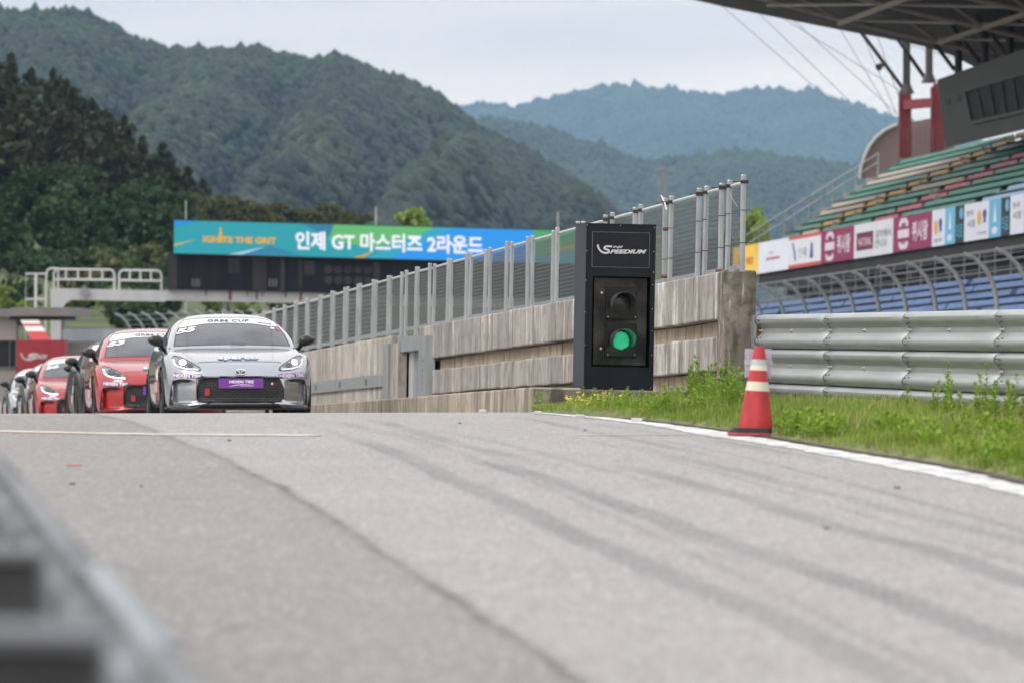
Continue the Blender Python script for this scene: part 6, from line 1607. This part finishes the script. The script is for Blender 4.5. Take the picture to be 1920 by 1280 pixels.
for s in (1, -1):
    f_ = (lambda P_: P_) if s == 1 else mirror2
    ih = part('headlight', patch(f_([hl]), fb(.006), 'headlight'), 'lamp')
    part('headlight_rim', patch(f_(stroke(hl, .008, True)), fb(.009), 'headlight_rim', 1), 'trim', ih)
    part('lamp_bowl', patch(f_([ell(-.665,.692,.056,.044)]), fb(.009), 'lamp_bowl', 2), 'lampc', ih)
    part('lamp_bowl', patch(f_([ell(-.585,.655,.036,.028)]), fb(.009), 'lamp_bowl', 2), 'lampc', ih)
    part('lamp', patch(f_([ell(-.665,.690,.040,.034)]), fb(.012), 'lamp', 2), 'beam_or', ih)
    part('running_light', patch(f_(stroke(drl, .019)), fb(.011), 'running_light', 2), 'drl_or', ih)
    vf = stroke([(-.60,.475),(-.70,.482),(-.765,.470),(-.785,.40),(-.795,.28),(-.80,.19)], .036) + [[(-.56,.470),(-.60,.490),(-.70,.497),(-.70,.467),(-.63,.462)]]
    part('corner_vent', patch(f_(vf), fb(.010), 'corner_vent', 2), 'trim')
    st_ = [[(-.775,.575),(-.455,.552),(-.470,.498),(-.775,.522)]] if s == 1 else [[(.455,.552),(.775,.575),(.775,.522),(.470,.498)]]
    ist = part('tyre_sticker', patch(st_, fb(.005), 'tyre_sticker', 6, .015), 'purple')
    if s == 1: part('sticker_lettering', txt('sticker_lettering', 'NEXEN TIRE', -.770, -.466, .524, .566, fb(.010), skew=-.021, bold=.03), 'white', ist)
    else: part('sticker_lettering', txt('sticker_lettering', 'NEXEN TIRE', .466, .770, .503, .545, fb(.010), skew=.021, bold=.03), 'white', ist)
    # mirror
    mm = MB(); prof = [(0, -.10), (.035, -.095), (.058, -.07), (.066, -.02), (.062, .03), (.05, .055), (0, .058)]
    mm.lathe([(r_, z_) for r_, z_ in prof], (0, 0, 0), (0, 1, 0), 20)
    mm.v = [(x * 1.55, y, z * (1 - .22 * (x * s / .066)) + .008 * (x * s / .066)) for x, y, z in mm.v]
    mm.v = [(x + s * .915, y + 1.42, z + .972) for x, y, z in mm.v]
    im = part('mirror', mesh_of(mm, 'mirror', True), 'trim')
    mm = MB(); mm.tube([(s * .86, 1.42, .935), (s * .83, 1.46, .88), (s * .80, 1.52, .86)], [.028, .026, .03], 8); part('mirror_stalk', mesh_of(mm, 'mirror_stalk', True), 'trim', im)
    side = (lambda q: (lambda y, z: cast_side(bvh_body, y, z, .004, q)))(s)
    part('side_sticker', patch([[(1.35,.62),(1.75,.64),(1.75,.52),(1.35,.50)]], side, 'side_sticker'), 'white'); part('side_sticker', patch([[(1.4,.48),(2.3,.48),(2.3,.36),(1.4,.36)]], side, 'side_sticker'), 'pink'); part('side_sticker', patch([[(1.5,.74),(2.2,.745),(2.2,.69),(1.5,.685)]], side, 'side_sticker'), 'purple')
    part('door_line', patch(stroke([(1.62,.88),(1.60,.60),(1.66,.25)], .008) + stroke([(2.75,.89),(2.70,.55),(2.6,.25)], .008), side, 'door_line', 2), 'trim')
    for wy, wz in WC:
        x0 = s * .79; ax = Vector((s, 0, 0))
        mt = MB(); mt.lathe([(.20, -.105), (.285, -.105), (.312, -.085), (.318, -.05), (.318, .05), (.312, .085), (.290, .102), (.235, .105), (.228, .09)], (x0, wy, wz), ax, 40); iw = part('wheel', mesh_of(mt, 'wheel', True), 'tyre')
        mr = MB(); mr.lathe([(.230, .09), (.222, .07), (.215, .03), (.215, -.09)], (x0, wy, wz), ax, 32); mr.lathe([(0, .075), (.05, .07), (.055, .05), (0, .05)], (x0, wy, wz), ax, 16)
        for k in range(10):
            a = 2 * math.pi * k / 10; p = Vector((x0 + s * .068, wy + .04 * math.cos(a), wz + .04 * math.sin(a))); q = Vector((x0 + s * .075, wy + .222 * math.cos(a), wz + .222 * math.sin(a))); mr.bar(p, q, .03, .022, (1, 0, 0))
        part('rim', mesh_of(mr, 'rim', False), 'rim', iw)
        md_ = MB(); md_.lathe([(0, 0), (.16, 0), (.16, -.02), (0, -.02)], (x0 - s * .0, wy, wz), ax, 24); part('brake_disc', mesh_of(md_, 'brake_disc'), 'chrome', iw)
        ml = MB(); pts_ = [(s * xx, wy + RA * .99 * math.cos(a), wz + RA * .99 * math.sin(a)) for xx in (.60, .86) for a in [math.radians(-10 + 200 * k / 20) for k in range(21)]]
        ml.sheet([pts_[:21], pts_[21:]]); ml.raw([(s * .60, wy + RA * math.cos(a), wz + RA * math.sin(a)) for a in [2 * math.pi * k / 20 for k in range(20)]], [tuple(range(20))]); part('wheel_arch', mesh_of(ml, 'wheel_arch'), 'under')
sp = MB(); outl = [(-.875,.50),(-.86,.38),(-.77,.19),(-.60,.045),(-.35,-.03),(0,-.045),(.35,-.03),(.60,.045),(.77,.19),(.86,.38),(.875,.50)]
vs = []; n = len(outl)
for z in (.128, .148): vs += [(x * 1.0, y - .012, z + (.02 if abs(x) > .8 else 0)) for x, y in outl] + [(x * .82, y + .20, z + .004) for x, y in outl]
fs = []
for i in range(n - 1):
    fs += [(i, i + 1, n + i + 1, n + i), (2 * n + i, 3 * n + i, 3 * n + i + 1, 2 * n + i + 1), (i, 2 * n + i, 2 * n + i + 1, i + 1)]
sp.raw(vs, fs); part('front_splitter', mesh_of(sp, 'front_splitter'), 'trim')
ub = MB(); ub.hexa([(-.62,.25,.14),(.62,.25,.14),(.62,4.1,.17),(-.62,4.1,.17),(-.62,.25,.42),(.62,.25,.42),(.62,4.1,.42),(-.62,4.1,.42)]); part('underbody', mesh_of(ub, 'underbody'), 'under')
an = MB(); an.hexa([(-.006,2.72,1.305),(.006,2.72,1.305),(.006,2.86,1.305),(-.006,2.86,1.305),(-.003,2.80,1.352),(.003,2.80,1.352),(.003,2.85,1.352),(-.003,2.85,1.352)]); part('antenna', mesh_of(an, 'antenna'), 'paint')
for p_ in PARTS:
    if not p_[1].materials: p_[1].materials.append(None)
def make_car(px, Y, colour, number, label, lit):
    X = P(px, 760, Y).x; z = rz(X, Y)
    t = thing('race_car', label, 'race car', (X, Y, z), 'race cars queued beyond the crest')
    t.rotation_euler = (WSL, -.02, math.atan(TAN))
    objs = []
    lst = list(PARTS)
    if number: lst.append(('number_decal', txt('number_decal', number, -.655, -.40, 1.045, 1.105, fc(.010), skew=.042, bold=.05, shear=.25), 'white', ip))
    for name, me_, key, par in lst:
        o = bpy.data.objects.new(name, me_); COL.objects.link(o); o.parent = t if par is None else objs[par]
        if not me_.materials: me_.materials.append(None)
        m = PAINT[colour] if key == 'paint' else M_.get(key)
        if key == 'beam_or': m = M_['beam'] if lit == 2 else M_['lampc']
        if key == 'drl_or': m = M_['drl_on'] if lit == 1 else M_['drl']
        o.material_slots[0].link = 'OBJECT'; o.material_slots[0].material = m
        objs.append(o)
    return t
make_car(452, 67.5, 'silver', '55', 'silver coupe race car number 55 with lit headlights leading the queue', 2)
make_car(306, 76.2, 'red', '53', 'red coupe race car number 53 right behind the leading silver one', 1)
make_car(260, 84.3, 'black', None, 'black coupe race car hidden behind the red number 53', 0)
make_car(246, 91.8, 'black', None, 'black coupe race car squeezed between another black one and the red number 56', 0)
make_car(164, 99.2, 'red', '56', 'red coupe race car number 56 farther back in the queue', 1)
make_car(135, 107.0, 'grey', None, 'dark grey coupe race car behind the red number 56', 0)
make_car(100, 114.6, 'silver', None, 'silver coupe race car at the left end of the queue', 0)
# ================================================================== air between here and the hills
hz = MB(); hz.box((0, 6200, 420), (22000, 12700, 980)); 
hm = bpy.data.materials.new('haze_air'); hm.use_nodes = True; t = hm.node_tree; t.nodes.clear()
ho = t.nodes.new('ShaderNodeOutputMaterial'); pv = t.nodes.new('ShaderNodeVolumePrincipled')
pv.inputs['Color'].default_value = (0.43, 0.70, 1.0, 1); pv.inputs['Density'].default_value = 6.8e-5; pv.inputs['Anisotropy'].default_value = 0.0
t.links.new(pv.outputs[0], ho.inputs['Volume'])
bpy.data.scenes.remove(TMP)
haze = hz.build('haze', hm); tag(haze, 'pale blue summer haze over the hills', 'haze', kind='stuff')
